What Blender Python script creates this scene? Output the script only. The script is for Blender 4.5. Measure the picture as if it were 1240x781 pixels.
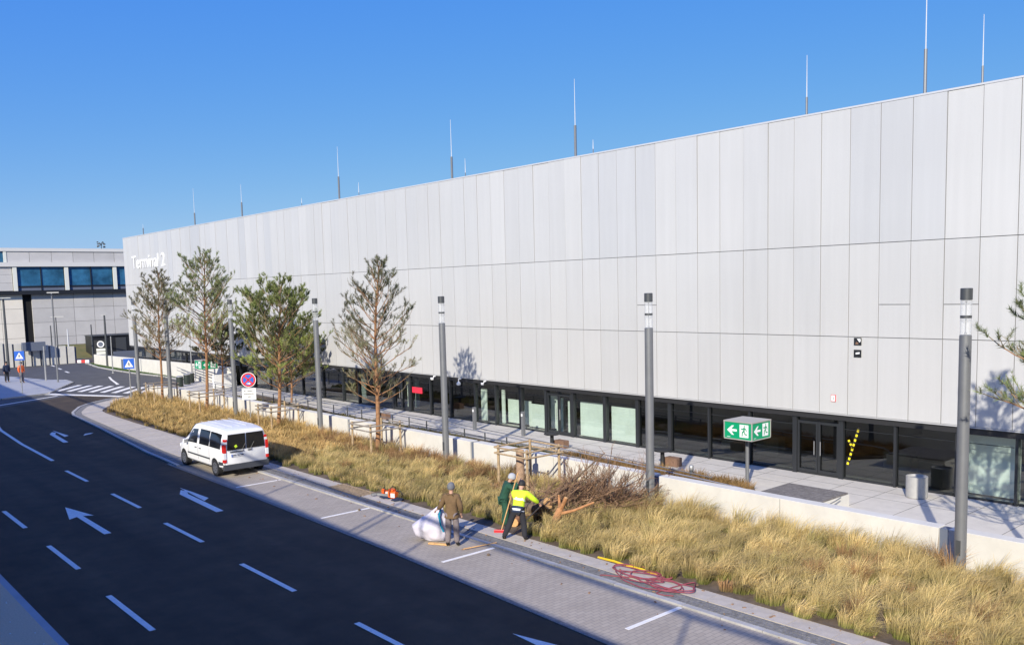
import bpy, bmesh, math, random
import numpy as np
from mathutils import Vector, Matrix, Quaternion
R = math.radians
random.seed(7)
rng = np.random.default_rng(7)
S = bpy.context.scene
COL = S.collection
for o in list(bpy.data.objects): bpy.data.objects.remove(o)

# ------------------------------------------------------------------ camera
cd = bpy.data.cameras.new("camera"); cam = bpy.data.objects.new("camera", cd); COL.objects.link(cam)
F_PX, PY, YAW, PIT, ROL = 1069.2258, 452.6453, 0.8559, 0.0973, -0.0255
fw = Vector((-math.sin(YAW)*math.cos(PIT), math.cos(YAW)*math.cos(PIT), -math.sin(PIT)))
rt = Vector((math.cos(YAW), math.sin(YAW), 0)); up = rt.cross(fw)
rt2 = rt*math.cos(ROL)+up*math.sin(ROL); up2 = -rt*math.sin(ROL)+up*math.cos(ROL)
m = Matrix((rt2, up2, -fw)).transposed().to_4x4(); m.translation = (0, 0, 7)
cam.matrix_world = m
cd.sensor_width = 36; cd.lens = F_PX/1240*36; cd.shift_y = (PY-390.5)/1240
cd.clip_start = 0.1; cd.clip_end = 4000
S.camera = cam

# ------------------------------------------------------------------ light
SUN_SLOPE = -0.575                                # shadow drift in x per metre of y
SUN_DROP = 0.58                                   # metres a shadow falls per metre of y
sun_el = math.atan2(SUN_DROP, math.hypot(1, SUN_SLOPE))
travel = Vector((SUN_SLOPE, 1, 0)).normalized()   # horizontal direction the light travels
W = bpy.data.worlds.new("World"); S.world = W; W.use_nodes = True
nt = W.node_tree; bgn = nt.nodes["Background"]; sky = nt.nodes.new("ShaderNodeTexSky")
sky.sky_type = 'NISHITA'; sky.sun_disc = False; sky.sun_elevation = sun_el
sky.sun_rotation = math.atan2(-travel.x, -travel.y)
sky.altitude = 100; sky.air_density = 1.0; sky.dust_density = 0.3; sky.ozone_density = 2.0
hs = nt.nodes.new("ShaderNodeHueSaturation"); hs.inputs["Saturation"].default_value = 1.32; hs.inputs["Hue"].default_value = 0.515
nt.links.new(sky.outputs[0], hs.inputs["Color"]); 
SK = 0.119          # world strength times exposure: the per-channel response below works on displayed radiance
sp = nt.nodes.new("ShaderNodeSeparateColor"); cb = nt.nodes.new("ShaderNodeCombineColor"); nt.links.new(hs.outputs[0], sp.inputs[0])
for i_, (p0, q0, p1, q1) in enumerate(((.125, .092, .54, .27), (.287, .30, .79, .50), (.62, .80, .84, .80))):
    g_ = math.log(q1/q0)/math.log(p1/p0); a_ = q0/p0**g_
    m1 = nt.nodes.new("ShaderNodeMath"); m1.operation = 'MULTIPLY'; m1.inputs[1].default_value = SK
    m2 = nt.nodes.new("ShaderNodeMath"); m2.operation = 'POWER'; m2.inputs[1].default_value = g_
    m3 = nt.nodes.new("ShaderNodeMath"); m3.operation = 'MULTIPLY'; m3.inputs[1].default_value = a_/SK
    nt.links.new(sp.outputs[i_], m1.inputs[0]); nt.links.new(m1.outputs[0], m2.inputs[0]); nt.links.new(m2.outputs[0], m3.inputs[0]); nt.links.new(m3.outputs[0], cb.inputs[i_])
nt.links.new(cb.outputs[0], bgn.inputs[0]); bgn.inputs[1].default_value = 0.105
sl = bpy.data.lights.new("sun", 'SUN'); so = bpy.data.objects.new("sun", sl); COL.objects.link(so)
sl.energy = 5.0; sl.angle = R(0.55); sl.color = (1.0, 0.935, 0.80)
d = Vector((travel.x*math.cos(sun_el), travel.y*math.cos(sun_el), -math.sin(sun_el)))
so.rotation_euler = d.to_track_quat('-Z', 'Y').to_euler(); so.location = (20, -40, 40)
S.view_settings.view_transform = 'Standard'; S.view_settings.look = 'None'
S.view_settings.exposure = 0.24; S.view_settings.gamma = 1
S.render.engine = 'CYCLES'

# ------------------------------------------------------------------ materials
def mat(name, col, rough=0.7, metal=0.0, var=0.0, vscale=6.0, bump=0.0, bscale=40.0, objrand=0.0, col2=None, spec=None, detail=4):
    M = bpy.data.materials.new(name); M.use_nodes = True
    n = M.node_tree.nodes; l = M.node_tree.links; b = n["Principled BSDF"]
    b.inputs["Base Color"].default_value = (*col, 1); b.inputs["Roughness"].default_value = rough
    b.inputs["Metallic"].default_value = metal
    if spec is not None: b.inputs["Specular IOR Level"].default_value = spec
    tc = n.new("ShaderNodeTexCoord")
    cur = None
    if var or col2:
        t = n.new("ShaderNodeTexNoise"); t.inputs["Scale"].default_value = vscale; t.inputs["Detail"].default_value = detail
        t.inputs["Roughness"].default_value = 0.65
        l.new(tc.outputs["Object"], t.inputs["Vector"])
        r = n.new("ShaderNodeValToRGB")
        c2 = col2 or tuple(min(1, c*(1+var)) for c in col); c1 = col if col2 else tuple(c*(1-var) for c in col)
        r.color_ramp.elements[0].position = 0.32; r.color_ramp.elements[1].position = 0.68
        r.color_ramp.elements[0].color = (*c1, 1); r.color_ramp.elements[1].color = (*c2, 1)
        l.new(t.outputs["Fac"], r.inputs["Fac"]); cur = r.outputs[0]
    if objrand:
        oi = n.new("ShaderNodeObjectInfo"); mr = n.new("ShaderNodeMapRange")
        mr.inputs["To Min"].default_value = 1-objrand; mr.inputs["To Max"].default_value = 1+objrand
        l.new(oi.outputs["Random"], mr.inputs["Value"])
        h = n.new("ShaderNodeHueSaturation"); h.inputs["Color"].default_value = (*col, 1)
        if cur: l.new(cur, h.inputs["Color"])
        l.new(mr.outputs[0], h.inputs["Value"]); cur = h.outputs[0]
    if cur: l.new(cur, b.inputs["Base Color"])
    if bump:
        t2 = n.new("ShaderNodeTexNoise"); t2.inputs["Scale"].default_value = bscale; t2.inputs["Detail"].default_value = 5
        l.new(tc.outputs["Object"], t2.inputs["Vector"])
        bp = n.new("ShaderNodeBump"); bp.inputs["Strength"].default_value = bump; bp.inputs["Distance"].default_value = 0.02
        l.new(t2.outputs["Fac"], bp.inputs["Height"]); l.new(bp.outputs[0], b.inputs["Normal"])
    return M

M = {}
M['panel'] = mat('cladding', (0.56, 0.565, 0.585), 0.42, 0.15, var=0.025, vscale=1.2, objrand=0.045)
M['backing'] = mat('dark_backing', (0.16, 0.165, 0.17), 0.8)
M['black'] = mat('black_metal', (0.018, 0.019, 0.021), 0.45)
M['void'] = mat('recess_shade', (0.006, 0.006, 0.007), 0.9)  # near-black that stands in for the shade inside a recess
M['soffit'] = mat('soffit', (0.02, 0.02, 0.022), 0.6)
M['mullion'] = mat('mullion', (0.035, 0.038, 0.043), 0.4, 0.3)
M['white'] = mat('white_paint', (0.8, 0.8, 0.8), 0.5)
M['letter'] = mat('letter_white', (0.9, 0.9, 0.9), 0.4)
M['paintline'] = mat('road_paint', (0.84, 0.80, 0.72), 0.75, var=0.12, vscale=9, bump=.2)
M['asphalt'] = mat('asphalt', (0.046, 0.031, 0.017), 0.9, var=0.30, vscale=1.3, bump=0.5, bscale=110, detail=9)
def streaks(m, amp):
    n = m.node_tree.nodes; l = m.node_tree.links; b_ = n["Principled BSDF"]; prev = b_.inputs["Base Color"].links[0].from_socket; ge = n.new("ShaderNodeNewGeometry")
    for (scl, dt, lo, hi) in (((.05, .9, 1), 5, 1-amp, 1+amp*1.6), ((.35, .35, 1), 6, 1-amp*.6, 1+amp), ((45, 45, 1), 2, .75, 1.35)):
        mp = n.new("ShaderNodeMapping"); mp.inputs["Scale"].default_value = scl; l.new(ge.outputs["Position"], mp.inputs[0])
        ns = n.new("ShaderNodeTexNoise"); ns.inputs["Scale"].default_value = 1; ns.inputs["Detail"].default_value = dt; l.new(mp.outputs[0], ns.inputs["Vector"])
        mr = n.new("ShaderNodeMapRange"); mr.inputs["From Min"].default_value = .3; mr.inputs["From Max"].default_value = .7; mr.inputs["To Min"].default_value = lo; mr.inputs["To Max"].default_value = hi; l.new(ns.outputs["Fac"], mr.inputs["Value"])
        hh = n.new("ShaderNodeHueSaturation"); l.new(prev, hh.inputs["Color"]); l.new(mr.outputs[0], hh.inputs["Value"]); prev = hh.outputs[0]
    l.new(prev, b_.inputs["Base Color"])
streaks(M['asphalt'], .28)
M['asphalt_old'] = mat('asphalt_old', (0.085, 0.083, 0.082), 0.9, var=0.18, vscale=0.9, bump=0.5, bscale=90, detail=9)
M['kerb'] = mat('kerb_stone', (0.40, 0.385, 0.36), 0.85, var=0.12, vscale=5, bump=.2, objrand=.08)
M['setts'] = mat('setts', (0.20, 0.19, 0.175), 0.85, var=0.3, vscale=11, bump=.4, bscale=60)
M['slab'] = mat('sidewalk_slab', (0.50, 0.44, 0.36), 0.85, var=0.09, vscale=4, bump=.2, bscale=80, objrand=.05)
M['joint'] = mat('joint_sand', (0.17, 0.165, 0.155), 0.95)
M['plaza'] = mat('plaza', (0.57, 0.53, 0.47), 0.85, var=0.07, vscale=2.5, bump=.15, bscale=60)
M['plazadark'] = mat('plaza_dark', (0.17, 0.165, 0.165), 0.85, var=0.2, vscale=5)
M['concrete'] = mat('concrete_light', (0.62, 0.595, 0.54), 0.85, var=0.06, vscale=1.6, bump=.15, bscale=30)
M['concrete_g'] = mat('concrete_grey', (0.38, 0.38, 0.385), 0.85, var=0.08, vscale=1.5, bump=.15, bscale=30)
M['nearpave'] = mat('near_pavement', (0.66, 0.50, 0.32), 0.9, var=0.12, vscale=25, bump=.5, bscale=120)
M['soil'] = mat('soil', (0.13, 0.095, 0.062), 1.0, var=0.4, vscale=3, bump=.6, bscale=14)
M['field'] = mat('far_ground', (0.16, 0.16, 0.12), 1.0, var=0.25, vscale=.05)
M['steel'] = mat('galvanised', (0.20, 0.205, 0.215), 0.5, 0.35, var=.06, vscale=3)
M['steel_l'] = mat('steel_light', (0.42, 0.42, 0.42), 0.45, 0.6)
M['binsteel'] = mat('bin_steel', (0.42, 0.41, 0.39), 0.6, 0.2, var=.08, vscale=6)
M['steel_d'] = mat('steel_dark', (0.08, 0.085, 0.09), 0.5, 0.3)
M['rod'] = mat('rod_white', (0.58, 0.59, 0.61), 0.4)
M['wood'] = mat('stake_wood', (0.40, 0.29, 0.17), 0.8, var=0.25, vscale=7, bump=.3, objrand=.1)
M['woodgrey'] = mat('rail_wood_grey', (0.27, 0.235, 0.20), 0.85, var=0.25, vscale=7, bump=.3)
M['deckwood'] = mat('deck_wood_grey', (0.16, 0.145, 0.135), 0.85, var=0.35, vscale=8, bump=.3)
M['boxwood'] = mat('brown_block', (0.20, 0.115, 0.075), 0.8, var=0.2, vscale=9)
M['bark'] = mat('pine_bark', (0.30, 0.155, 0.075), 0.9, var=0.35, vscale=9, bump=.6, bscale=25)
M['twigolive'] = mat('pine_twig', (0.27, 0.22, 0.14), 0.9, var=0.3, vscale=5)
M['bark_l'] = mat('bark_light', (0.36, 0.24, 0.16), 0.9, var=0.25, vscale=9, bump=.6, bscale=25)
M['bark_d'] = mat('bark_dark', (0.15, 0.105, 0.07), 0.9, var=0.35, vscale=9, bump=.5)
M['freshwood'] = mat('fresh_cut_wood', (0.62, 0.36, 0.15), 0.8, var=0.2, vscale=12)
M['logorange'] = mat('peeled_log', (0.42, 0.20, 0.085), 0.85, var=0.3, vscale=7, bump=.4)
M['twig'] = mat('dry_twig', (0.27, 0.165, 0.10), 0.95, var=0.4, vscale=4)
M['green'] = mat('sign_green', (0.0, 0.30, 0.13), 0.45)
M['signblue'] = mat('sign_blue', (0.02, 0.12, 0.55), 0.4)
M['signred'] = mat('sign_red', (0.62, 0.02, 0.03), 0.4)
M['redpanel'] = mat('red_panel', (0.75, 0.03, 0.06), 0.5)
M['sigbox'] = mat('sign_cap', (0.36, 0.345, 0.32), 0.6)
M['bin'] = mat('bin_dark', (0.025, 0.035, 0.03), 0.5)
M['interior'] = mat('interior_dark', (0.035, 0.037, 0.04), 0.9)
M['mint'] = mat('interior_mint', (0.72, 0.80, 0.74), 0.8, var=.08, vscale=1.0)
M['carwhite'] = mat('van_white', (0.80, 0.80, 0.80), 0.28)
M['carplastic'] = mat('van_plastic', (0.055, 0.06, 0.07), 0.6)
M['tyre'] = mat('tyre', (0.02, 0.02, 0.021), 0.85)
M['rim'] = mat('rim', (0.45, 0.46, 0.48), 0.35, 0.8)
M['taillight'] = mat('tail_red', (0.60, 0.02, 0.015), 0.25)
M['clearlens'] = mat('clear_lens', (0.75, 0.75, 0.76), 0.2)
M['seatcloth'] = mat('seat_cloth', (0.05, 0.055, 0.06), 0.9)
M['skin'] = mat('skin', (0.52, 0.30, 0.21), 0.6)
M['jacketbrown'] = mat('jacket_brown', (0.155, 0.095, 0.045), 0.9, var=.15, vscale=9, bump=.35, bscale=14)
M['trousergrey'] = mat('trousers_grey', (0.20, 0.165, 0.165), 0.9, var=.2, vscale=10, bump=.35, bscale=14)
M['hatgrey'] = mat('hat_grey', (0.16, 0.165, 0.18), 0.95, bump=.3, bscale=90)
M['hatlight'] = mat('hat_light', (0.42, 0.43, 0.45), 0.95, bump=.3, bscale=90)
M['boots'] = mat('boots', (0.02, 0.019, 0.02), 0.7)
M['hivis'] = mat('hivis_yellow', (0.62, 0.86, 0.03), 0.7, var=.08, vscale=9, bump=.3, bscale=14)
M['reflect'] = mat('reflective_band', (0.78, 0.80, 0.82), 0.5)
M['navy'] = mat('navy_cloth', (0.018, 0.03, 0.065), 0.85, bump=.3, bscale=14)
M['blacktrouser'] = mat('black_trousers', (0.022, 0.022, 0.028), 0.9, bump=.35, bscale=14)
M['overall'] = mat('green_overall', (0.018, 0.075, 0.045), 0.9, var=.2, vscale=9, bump=.35, bscale=14)
M['orange'] = mat('orange_plastic', (0.85, 0.13, 0.015), 0.4)
M['bag'] = mat('white_bag', (0.58, 0.55, 0.62), 0.8, var=.06, vscale=5, bump=.5, bscale=9)
M['teal'] = mat('teal_strap', (0.0, 0.22, 0.36), 0.7)
M['rope'] = mat('red_hose', (0.26, 0.06, 0.075), 0.7, var=.2, vscale=6)
M['yellow'] = mat('yellow_strap', (0.75, 0.50, 0.02), 0.6)
M['rust'] = mat('rusty_grate', (0.34, 0.25, 0.16), 0.85, var=.3, vscale=9)
M['blacktape'] = mat('tape_black', (0.02, 0.02, 0.02), 0.5)
M['tapeyellow'] = mat('tape_yellow', (0.85, 0.70, 0.02), 0.5)
M['facpanel'] = mat('far_panel', (0.52, 0.50, 0.48), 0.8, var=.06, vscale=.6, objrand=.06)
M['facpanel_w'] = mat('far_panel_light', (0.78, 0.72, 0.62), 0.8, var=.05, vscale=.6, objrand=.04)
M['facledge'] = mat('far_ledge', (0.66, 0.64, 0.60), 0.7)
M['farpost'] = mat('far_post_light', (0.72, 0.72, 0.64), 0.6)
M['bluegrey'] = mat('blue_grey', (0.12, 0.14, 0.19), 0.7)
M['redwhite_r'] = mat('barrier_red', (0.6, 0.03, 0.03), 0.6)
M['turf'] = mat('turf', (0.06, 0.11, 0.02), 1.0, var=.3, vscale=2)
M['deckconc'] = mat('deck_concrete', (0.30, 0.30, 0.30), 0.9, var=.1, vscale=1)

def glass_mat(name, tint, refl=0.9, trans=0.75, base=0.10):
    m = bpy.data.materials.new(name); m.use_nodes = True; n = m.node_tree.nodes; l = m.node_tree.links
    n.remove(n["Principled BSDF"]); out = n["Material Output"]
    t = n.new("ShaderNodeBsdfTransparent"); t.inputs[0].default_value = (*[c*trans for c in tint], 1)
    g = n.new("ShaderNodeBsdfGlossy"); g.inputs["Roughness"].default_value = 0.015; g.inputs[0].default_value = (refl, refl, refl, 1)
    fc = n.new("ShaderNodeLayerWeight"); fc.inputs["Blend"].default_value = 0.5
    pw = n.new("ShaderNodeMath"); pw.operation = 'POWER'; pw.inputs[1].default_value = 3.5; l.new(fc.outputs["Facing"], pw.inputs[0])
    lw = n.new("ShaderNodeMapRange"); lw.inputs["To Min"].default_value = base; lw.inputs["To Max"].default_value = 0.95; l.new(pw.outputs[0], lw.inputs["Value"])
    tc = n.new("ShaderNodeTexCoord"); ns = n.new("ShaderNodeTexNoise"); ns.inputs["Scale"].default_value = 0.8
    l.new(tc.outputs["Object"], ns.inputs["Vector"])
    bp = n.new("ShaderNodeBump"); bp.inputs["Strength"].default_value = 0.05; bp.inputs["Distance"].default_value = 0.05
    l.new(ns.outputs["Fac"], bp.inputs["Height"]); l.new(bp.outputs[0], g.inputs["Normal"])
    mx = n.new("ShaderNodeMixShader"); l.new(lw.outputs[0], mx.inputs[0]); l.new(t.outputs[0], mx.inputs[1]); l.new(g.outputs[0], mx.inputs[2])
    l.new(mx.outputs[0], out.inputs[0]); return m
M['glass'] = glass_mat('facade_glass', (0.72, 0.78, 0.78))
M['glassclear'] = glass_mat('facade_glass_clear', (0.97, 1.0, 0.985), .8, .95)
M['carglass'] = glass_mat('car_glass', (0.35, 0.37, 0.38))
M['tube'] = glass_mat('lamp_tube', (0.97, 0.97, 0.97), .8, 1.0, .03)
def frost(m, k):
    n = m.node_tree.nodes; l = m.node_tree.links; out = n["Material Output"]; src = out.inputs[0].links[0].from_socket
    d_ = n.new("ShaderNodeBsdfDiffuse"); d_.inputs[0].default_value = (.85, .87, .9, 1); mx = n.new("ShaderNodeMixShader"); mx.inputs[0].default_value = k
    l.new(src, mx.inputs[1]); l.new(d_.outputs[0], mx.inputs[2]); l.new(mx.outputs[0], out.inputs[0])
frost(M['tube'], .22)
M['farglass'] = mat('far_glass', (0.03, 0.12, 0.22), .12, var=.5, vscale=.5)

def paver_mat():
    m = mat('bay_pavers', (0.25, 0.245, 0.24), 0.9, var=0.1, vscale=1.5)
    n = m.node_tree.nodes; l = m.node_tree.links; b = n["Principled BSDF"]
    tc = n.new("ShaderNodeTexCoord"); mp = n.new("ShaderNodeMapping"); mp.inputs["Rotation"].default_value = (0, 0, math.pi/2)
    br = n.new("ShaderNodeTexBrick"); br.inputs["Scale"].default_value = 1.0
    br.inputs["Brick Width"].default_value = 0.24; br.inputs["Row Height"].default_value = 0.12; br.inputs["Mortar Size"].default_value = 0.007
    br.inputs["Color1"].default_value = (0.375, 0.318, 0.25, 1); br.inputs["Color2"].default_value = (0.425, 0.362, 0.285, 1)
    br.inputs["Mortar"].default_value = (0.25, 0.23, 0.20, 1)
    l.new(tc.outputs["Object"], mp.inputs[0]); l.new(mp.outputs[0], br.inputs["Vector"])
    ns = n.new("ShaderNodeTexNoise"); ns.inputs["Scale"].default_value = .7; ns.inputs["Detail"].default_value = 8; l.new(tc.outputs["Object"], ns.inputs["Vector"])
    mr = n.new("ShaderNodeMapRange"); mr.inputs["To Min"].default_value = .8; mr.inputs["To Max"].default_value = 1.2; l.new(ns.outputs["Fac"], mr.inputs["Value"])
    h = n.new("ShaderNodeHueSaturation"); l.new(br.outputs["Color"], h.inputs["Color"]); l.new(mr.outputs[0], h.inputs["Value"])
    l.new(h.outputs[0], b.inputs["Base Color"])
    bp = n.new("ShaderNodeBump"); bp.inputs["Strength"].default_value = .4; bp.inputs["Distance"].default_value = .01
    inv = n.new("ShaderNodeMath"); inv.operation = 'SUBTRACT'; inv.inputs[0].default_value = 1; l.new(br.outputs["Fac"], inv.inputs[1])
    l.new(inv.outputs[0], bp.inputs["Height"]); l.new(bp.outputs[0], b.inputs["Normal"]); return m
M['pavers'] = paver_mat()

def attr_mat(name, rough=0.8, trans=0.25):
    m = bpy.data.materials.new(name); m.use_nodes = True; n = m.node_tree.nodes; l = m.node_tree.links; b = n["Principled BSDF"]
    a = n.new("ShaderNodeAttribute"); a.attribute_name = "tint"
    l.new(a.outputs["Color"], b.inputs["Base Color"]); b.inputs["Roughness"].default_value = rough
    b.inputs["Specular IOR Level"].default_value = 0.25
    tr = n.new("ShaderNodeBsdfTranslucent"); l.new(a.outputs["Color"], tr.inputs["Color"])
    mx = n.new("ShaderNodeMixShader"); mx.inputs[0].default_value = trans
    l.new(b.outputs[0], mx.inputs[1]); l.new(tr.outputs[0], mx.inputs[2]); l.new(mx.outputs[0], n["Material Output"].inputs[0]); return m
M['blade'] = attr_mat('grass_blades', .75, .3)
M['needle'] = attr_mat('pine_needles', .6, .3)

# ------------------------------------------------------------------ helpers
class MB:
    def __init__(s): s.v = []; s.f = []; s.m = []; s.cur = 0
    def add(s, vs, fs):
        o = len(s.v); s.v += [tuple(v) for v in vs]; s.f += [tuple(i+o for i in f) for f in fs]; s.m += [s.cur]*len(fs); return s
    def box(s, c, d, rz=0, rx=0, ry=0):
        x, y, z = [q/2 for q in d]; c = Vector(c)
        rot = Matrix.Rotation(rz, 3, 'Z') @ Matrix.Rotation(ry, 3, 'Y') @ Matrix.Rotation(rx, 3, 'X')
        vs = [c + rot @ Vector((sx*x, sy*y, sz*z)) for sz in (-1, 1) for sx, sy in ((-1, -1), (1, -1), (1, 1), (-1, 1))]
        return s.add(vs, [(3, 2, 1, 0), (4, 5, 6, 7), (0, 1, 5, 4), (1, 2, 6, 5), (2, 3, 7, 6), (3, 0, 4, 7)])
    def b2(s, a, b):
        return s.box([(a[i]+b[i])/2 for i in range(3)], [abs(b[i]-a[i]) for i in range(3)])
    def prism(s, pts, z0, z1):
        n = len(pts); A = sum(pts[i][0]*pts[(i+1) % n][1]-pts[(i+1) % n][0]*pts[i][1] for i in range(n))
        if A < 0: pts = pts[::-1]
        vs = [(p[0], p[1], z0) for p in pts]+[(p[0], p[1], z1) for p in pts]
        return s.add(vs, [tuple(range(n))[::-1], tuple(range(n, 2*n))]+[(i, (i+1) % n, n+(i+1) % n, n+i) for i in range(n)])
    def tube(s, pts, rad, k=6, cap=True):
        pts = [Vector(p) for p in pts]; n = len(pts)
        if not isinstance(rad, (list, tuple)): rad = [rad]*n
        o = len(s.v); prev = None
        for i, p in enumerate(pts):
            t = (pts[min(i+1, n-1)]-pts[max(i-1, 0)]).normalized()
            if prev is None: a = t.orthogonal().normalized()
            else:
                a = prev - t*prev.dot(t); a = a.normalized() if a.length > 1e-6 else t.orthogonal().normalized()
            prev = a; b = t.cross(a)
            for j in range(k):
                th = 2*math.pi*j/k; s.v.append(tuple(p+(a*math.cos(th)+b*math.sin(th))*rad[i]))
        for i in range(n-1):
            for j in range(k):
                j2 = (j+1) % k; s.f.append((o+i*k+j, o+i*k+j2, o+(i+1)*k+j2, o+(i+1)*k+j)); s.m.append(s.cur)
        if cap: s.f.append(tuple(o+j for j in range(k))[::-1]); s.f.append(tuple(o+(n-1)*k+j for j in range(k))); s.m += [s.cur]*2
        return s
    def lathe(s, c, prof, k=16):
        c = Vector(c); o = len(s.v)
        for r, z in prof:
            for j in range(k):
                th = 2*math.pi*j/k; s.v.append((c.x+r*math.cos(th), c.y+r*math.sin(th), c.z+z))
        for i in range(len(prof)-1):
            for j in range(k):
                j2 = (j+1) % k; s.f.append((o+i*k+j, o+i*k+j2, o+(i+1)*k+j2, o+(i+1)*k+j)); s.m.append(s.cur)
        s.f.append(tuple(o+j for j in range(k))[::-1]); s.f.append(tuple(o+(len(prof)-1)*k+j for j in range(k))); s.m += [s.cur]*2
        return s
    def xform(s, f): s.v = [tuple(f(Vector(v))) for v in s.v]; return s
    def build(s, name, mm, parent=None, smooth=False, bevel=0):
        me = bpy.data.meshes.new(name); me.from_pydata(s.v, [], s.f)
        mm = mm if isinstance(mm, (list, tuple)) else [mm]
        for q in mm: me.materials.append(M[q] if isinstance(q, str) else q)
        if len(mm) > 1: me.polygons.foreach_set("material_index", s.m)
        if smooth: me.polygons.foreach_set("use_smooth", [True]*len(me.polygons))
        me.update()
        o = bpy.data.objects.new(name, me); COL.objects.link(o)
        if parent: o.parent = parent
        if bevel:
            md = o.modifiers.new("bevel", 'BEVEL'); md.width = bevel; md.segments = 2; md.limit_method = 'ANGLE'
        if smooth: autosmooth(o)
        return o

def autosmooth(o, ang=40):
    me = o.data; bm = bmesh.new(); bm.from_mesh(me)
    for e in bm.edges:
        if len(e.link_faces) == 2 and e.calc_face_angle(0) > R(ang): e.smooth = False
    bm.to_mesh(me); bm.free()

def thing(name, label, cat, loc=(0, 0, 0), rz=0, group=None):
    o = bpy.data.objects.new(name, None); COL.objects.link(o); o.location = loc; o.rotation_euler = (0, 0, rz); o.empty_display_size = .3
    o['label'] = label; o['category'] = cat
    if group: o['group'] = group
    return o
def tag(o, label, cat, group=None, kind=None):
    o['label'] = label; o['category'] = cat
    if group: o['group'] = group
    if kind: o['kind'] = kind
    return o
def struct(o): o['kind'] = 'structure'; return o
def copy_tree(o, parent=None):
    c = o.copy(); COL.objects.link(c)
    if parent: c.parent = parent
    for ch in CH.get(o.name, ()): copy_tree(bpy.data.objects[ch], c)
    return c
CH = {}
def index_children(root):
    for ob in bpy.data.objects:
        if ob.parent: CH.setdefault(ob.parent.name, [])
    CH.clear()
    for ob in bpy.data.objects:
        if ob.parent: CH.setdefault(ob.parent.name, []).append(ob.name)
def share(proto, name, loc, parent):
    o = bpy.data.objects.new(name, proto.data); COL.objects.link(o); o.location = loc; o.parent = parent; return o

def numpy_mesh(name, V, Fq, mat_, col=None, parent=None, k=3):
    me = bpy.data.meshes.new(name); nf = len(Fq)
    me.vertices.add(len(V)); me.vertices.foreach_set("co", V.astype(np.float32).ravel())
    me.loops.add(nf*k); me.loops.foreach_set("vertex_index", Fq.astype(np.int32).ravel())
    me.polygons.add(nf); me.polygons.foreach_set("loop_start", np.arange(0, nf*k, k, dtype=np.int32))
    me.update(calc_edges=True)
    if col is not None:
        a = me.color_attributes.new("tint", 'FLOAT_COLOR', 'POINT'); c4 = np.ones((len(V), 4), np.float32); c4[:, :3] = col
        a.data.foreach_set("color", c4.ravel())
    me.materials.append(M[mat_]); o = bpy.data.objects.new(name, me); COL.objects.link(o)
    if parent: o.parent = parent
    return o

# ================================================================== GROUND
g = MB(); g.add([(-1500, -900, -.30), (900, -900, -.30), (900, 1800, -.30), (-1500, 1800, -.30)], [(0, 1, 2, 3)])
struct(g.build('ground', 'field'))
g = MB(); g.prism([(-125, -60), (60, -60), (60, 29.5), (-66, 29.5), (-66, 34), (-125, 38)], -.29, -0.012)
base = struct(g.build('ground_base', 'soil'))
road = MB().prism([(-70.2, 17.0), (-60, 4.4), (50, 4.4), (50, 12.98), (-36.2, 12.98), (-38.33, 13.2), (-40.6, 13.28), (-45.4, 13.68), (-50.5, 14.1), (-54.5, 14.38), (-57.3, 14.58), (-58.6, 14.95), (-59.7, 15.45), (-62.3, 16.8), (-64.1, 18.6), (-65.0, 20.1), (-65.6, 20.6), (-69.4, 17.6)][1:], -.1, 0.0).build('road', 'asphalt')
struct(road)
r2 = MB().prism([(-60, 4.2), (-60.01, 4.4), (-69.2, 17.4), (-65.62, 20.62), (-65.4, 21.6), (-68.9, 23.6), (-69.6, 25.5), (-72.2, 27.0), (-75, 27.4), (-79, 27.3), (-84.5, 26.8), (-88.8, 26.7), (-95, 26.8), (-102.2, 27.7), (-108, 29), (-125, 33), (-125, 2), (-60, 2)], -.1, 0.004).build('side_road', 'asphalt_old')
struct(r2)
near = MB().prism([(-58, -2), (50, -2), (50, 4.25), (-58, 4.25)], -.1, .12).build('near_pavement', 'nearpave'); struct(near)
nk = MB().prism([(-58, 4.253), (50, 4.253), (50, 4.41), (-58, 4.41)], -.1, .115).build('near_kerb', 'concrete_g', near)

# --- parking bays, kerb, setts, sidewalk
bays = MB().prism([(-37.3, 13.0), (-30, 12.95), (-20, 12.72), (-10, 12.25), (50, 12.2), (50, 14.86), (-35.8, 14.86)], -.1, .006).build('parking_bay', 'pavers'); struct(bays)
edge = MB().prism([(-37.2, 12.93), (-30, 12.88), (-20, 12.65), (-10, 12.18), (50, 12.13), (50, 12.27), (-10, 12.32), (-20, 12.79), (-30, 13.02), (-36.4, 13.06)], -.05, .010).build('bay_shade_strip', 'setts', bays)  # dark strip painted along the shade boundary, not a separate row of paving
side = MB().prism([(-36.0, 15.05), (50, 15.05), (50, 16.05), (-41.1, 16.0), (-48.7, 16.0), (-53.6, 16.1), (-57.2, 16.3), (-58.8, 16.7), (-60.2, 17.5), (-62.6, 19.3), (-64.2, 20.4), (-65.3, 21.3), (-65.8, 21.0), (-65.2, 20.1), (-64.2, 18.5), (-62.4, 16.7), (-59.9, 15.4), (-58.7, 14.95), (-57.3, 14.66), (-50.5, 14.18), (-45.4, 13.76), (-40.6, 13.36), (-38.4, 13.28), (-36.4, 13.06), (-35.6, 14.2)], -.1, .028).build('sidewalk', 'joint'); struct(side)
kp = MB().box((0, 0, 0), (0.985, .15, .10)).build('kerb_stone', 'kerb', side, bevel=.008); kp.location = (-35.2, 14.95, .0)
for i in range(1, 62): share(kp, 'kerb_stone', (-35.2+i*1.0, 14.95, random.uniform(-.003, .003)), side)
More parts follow.
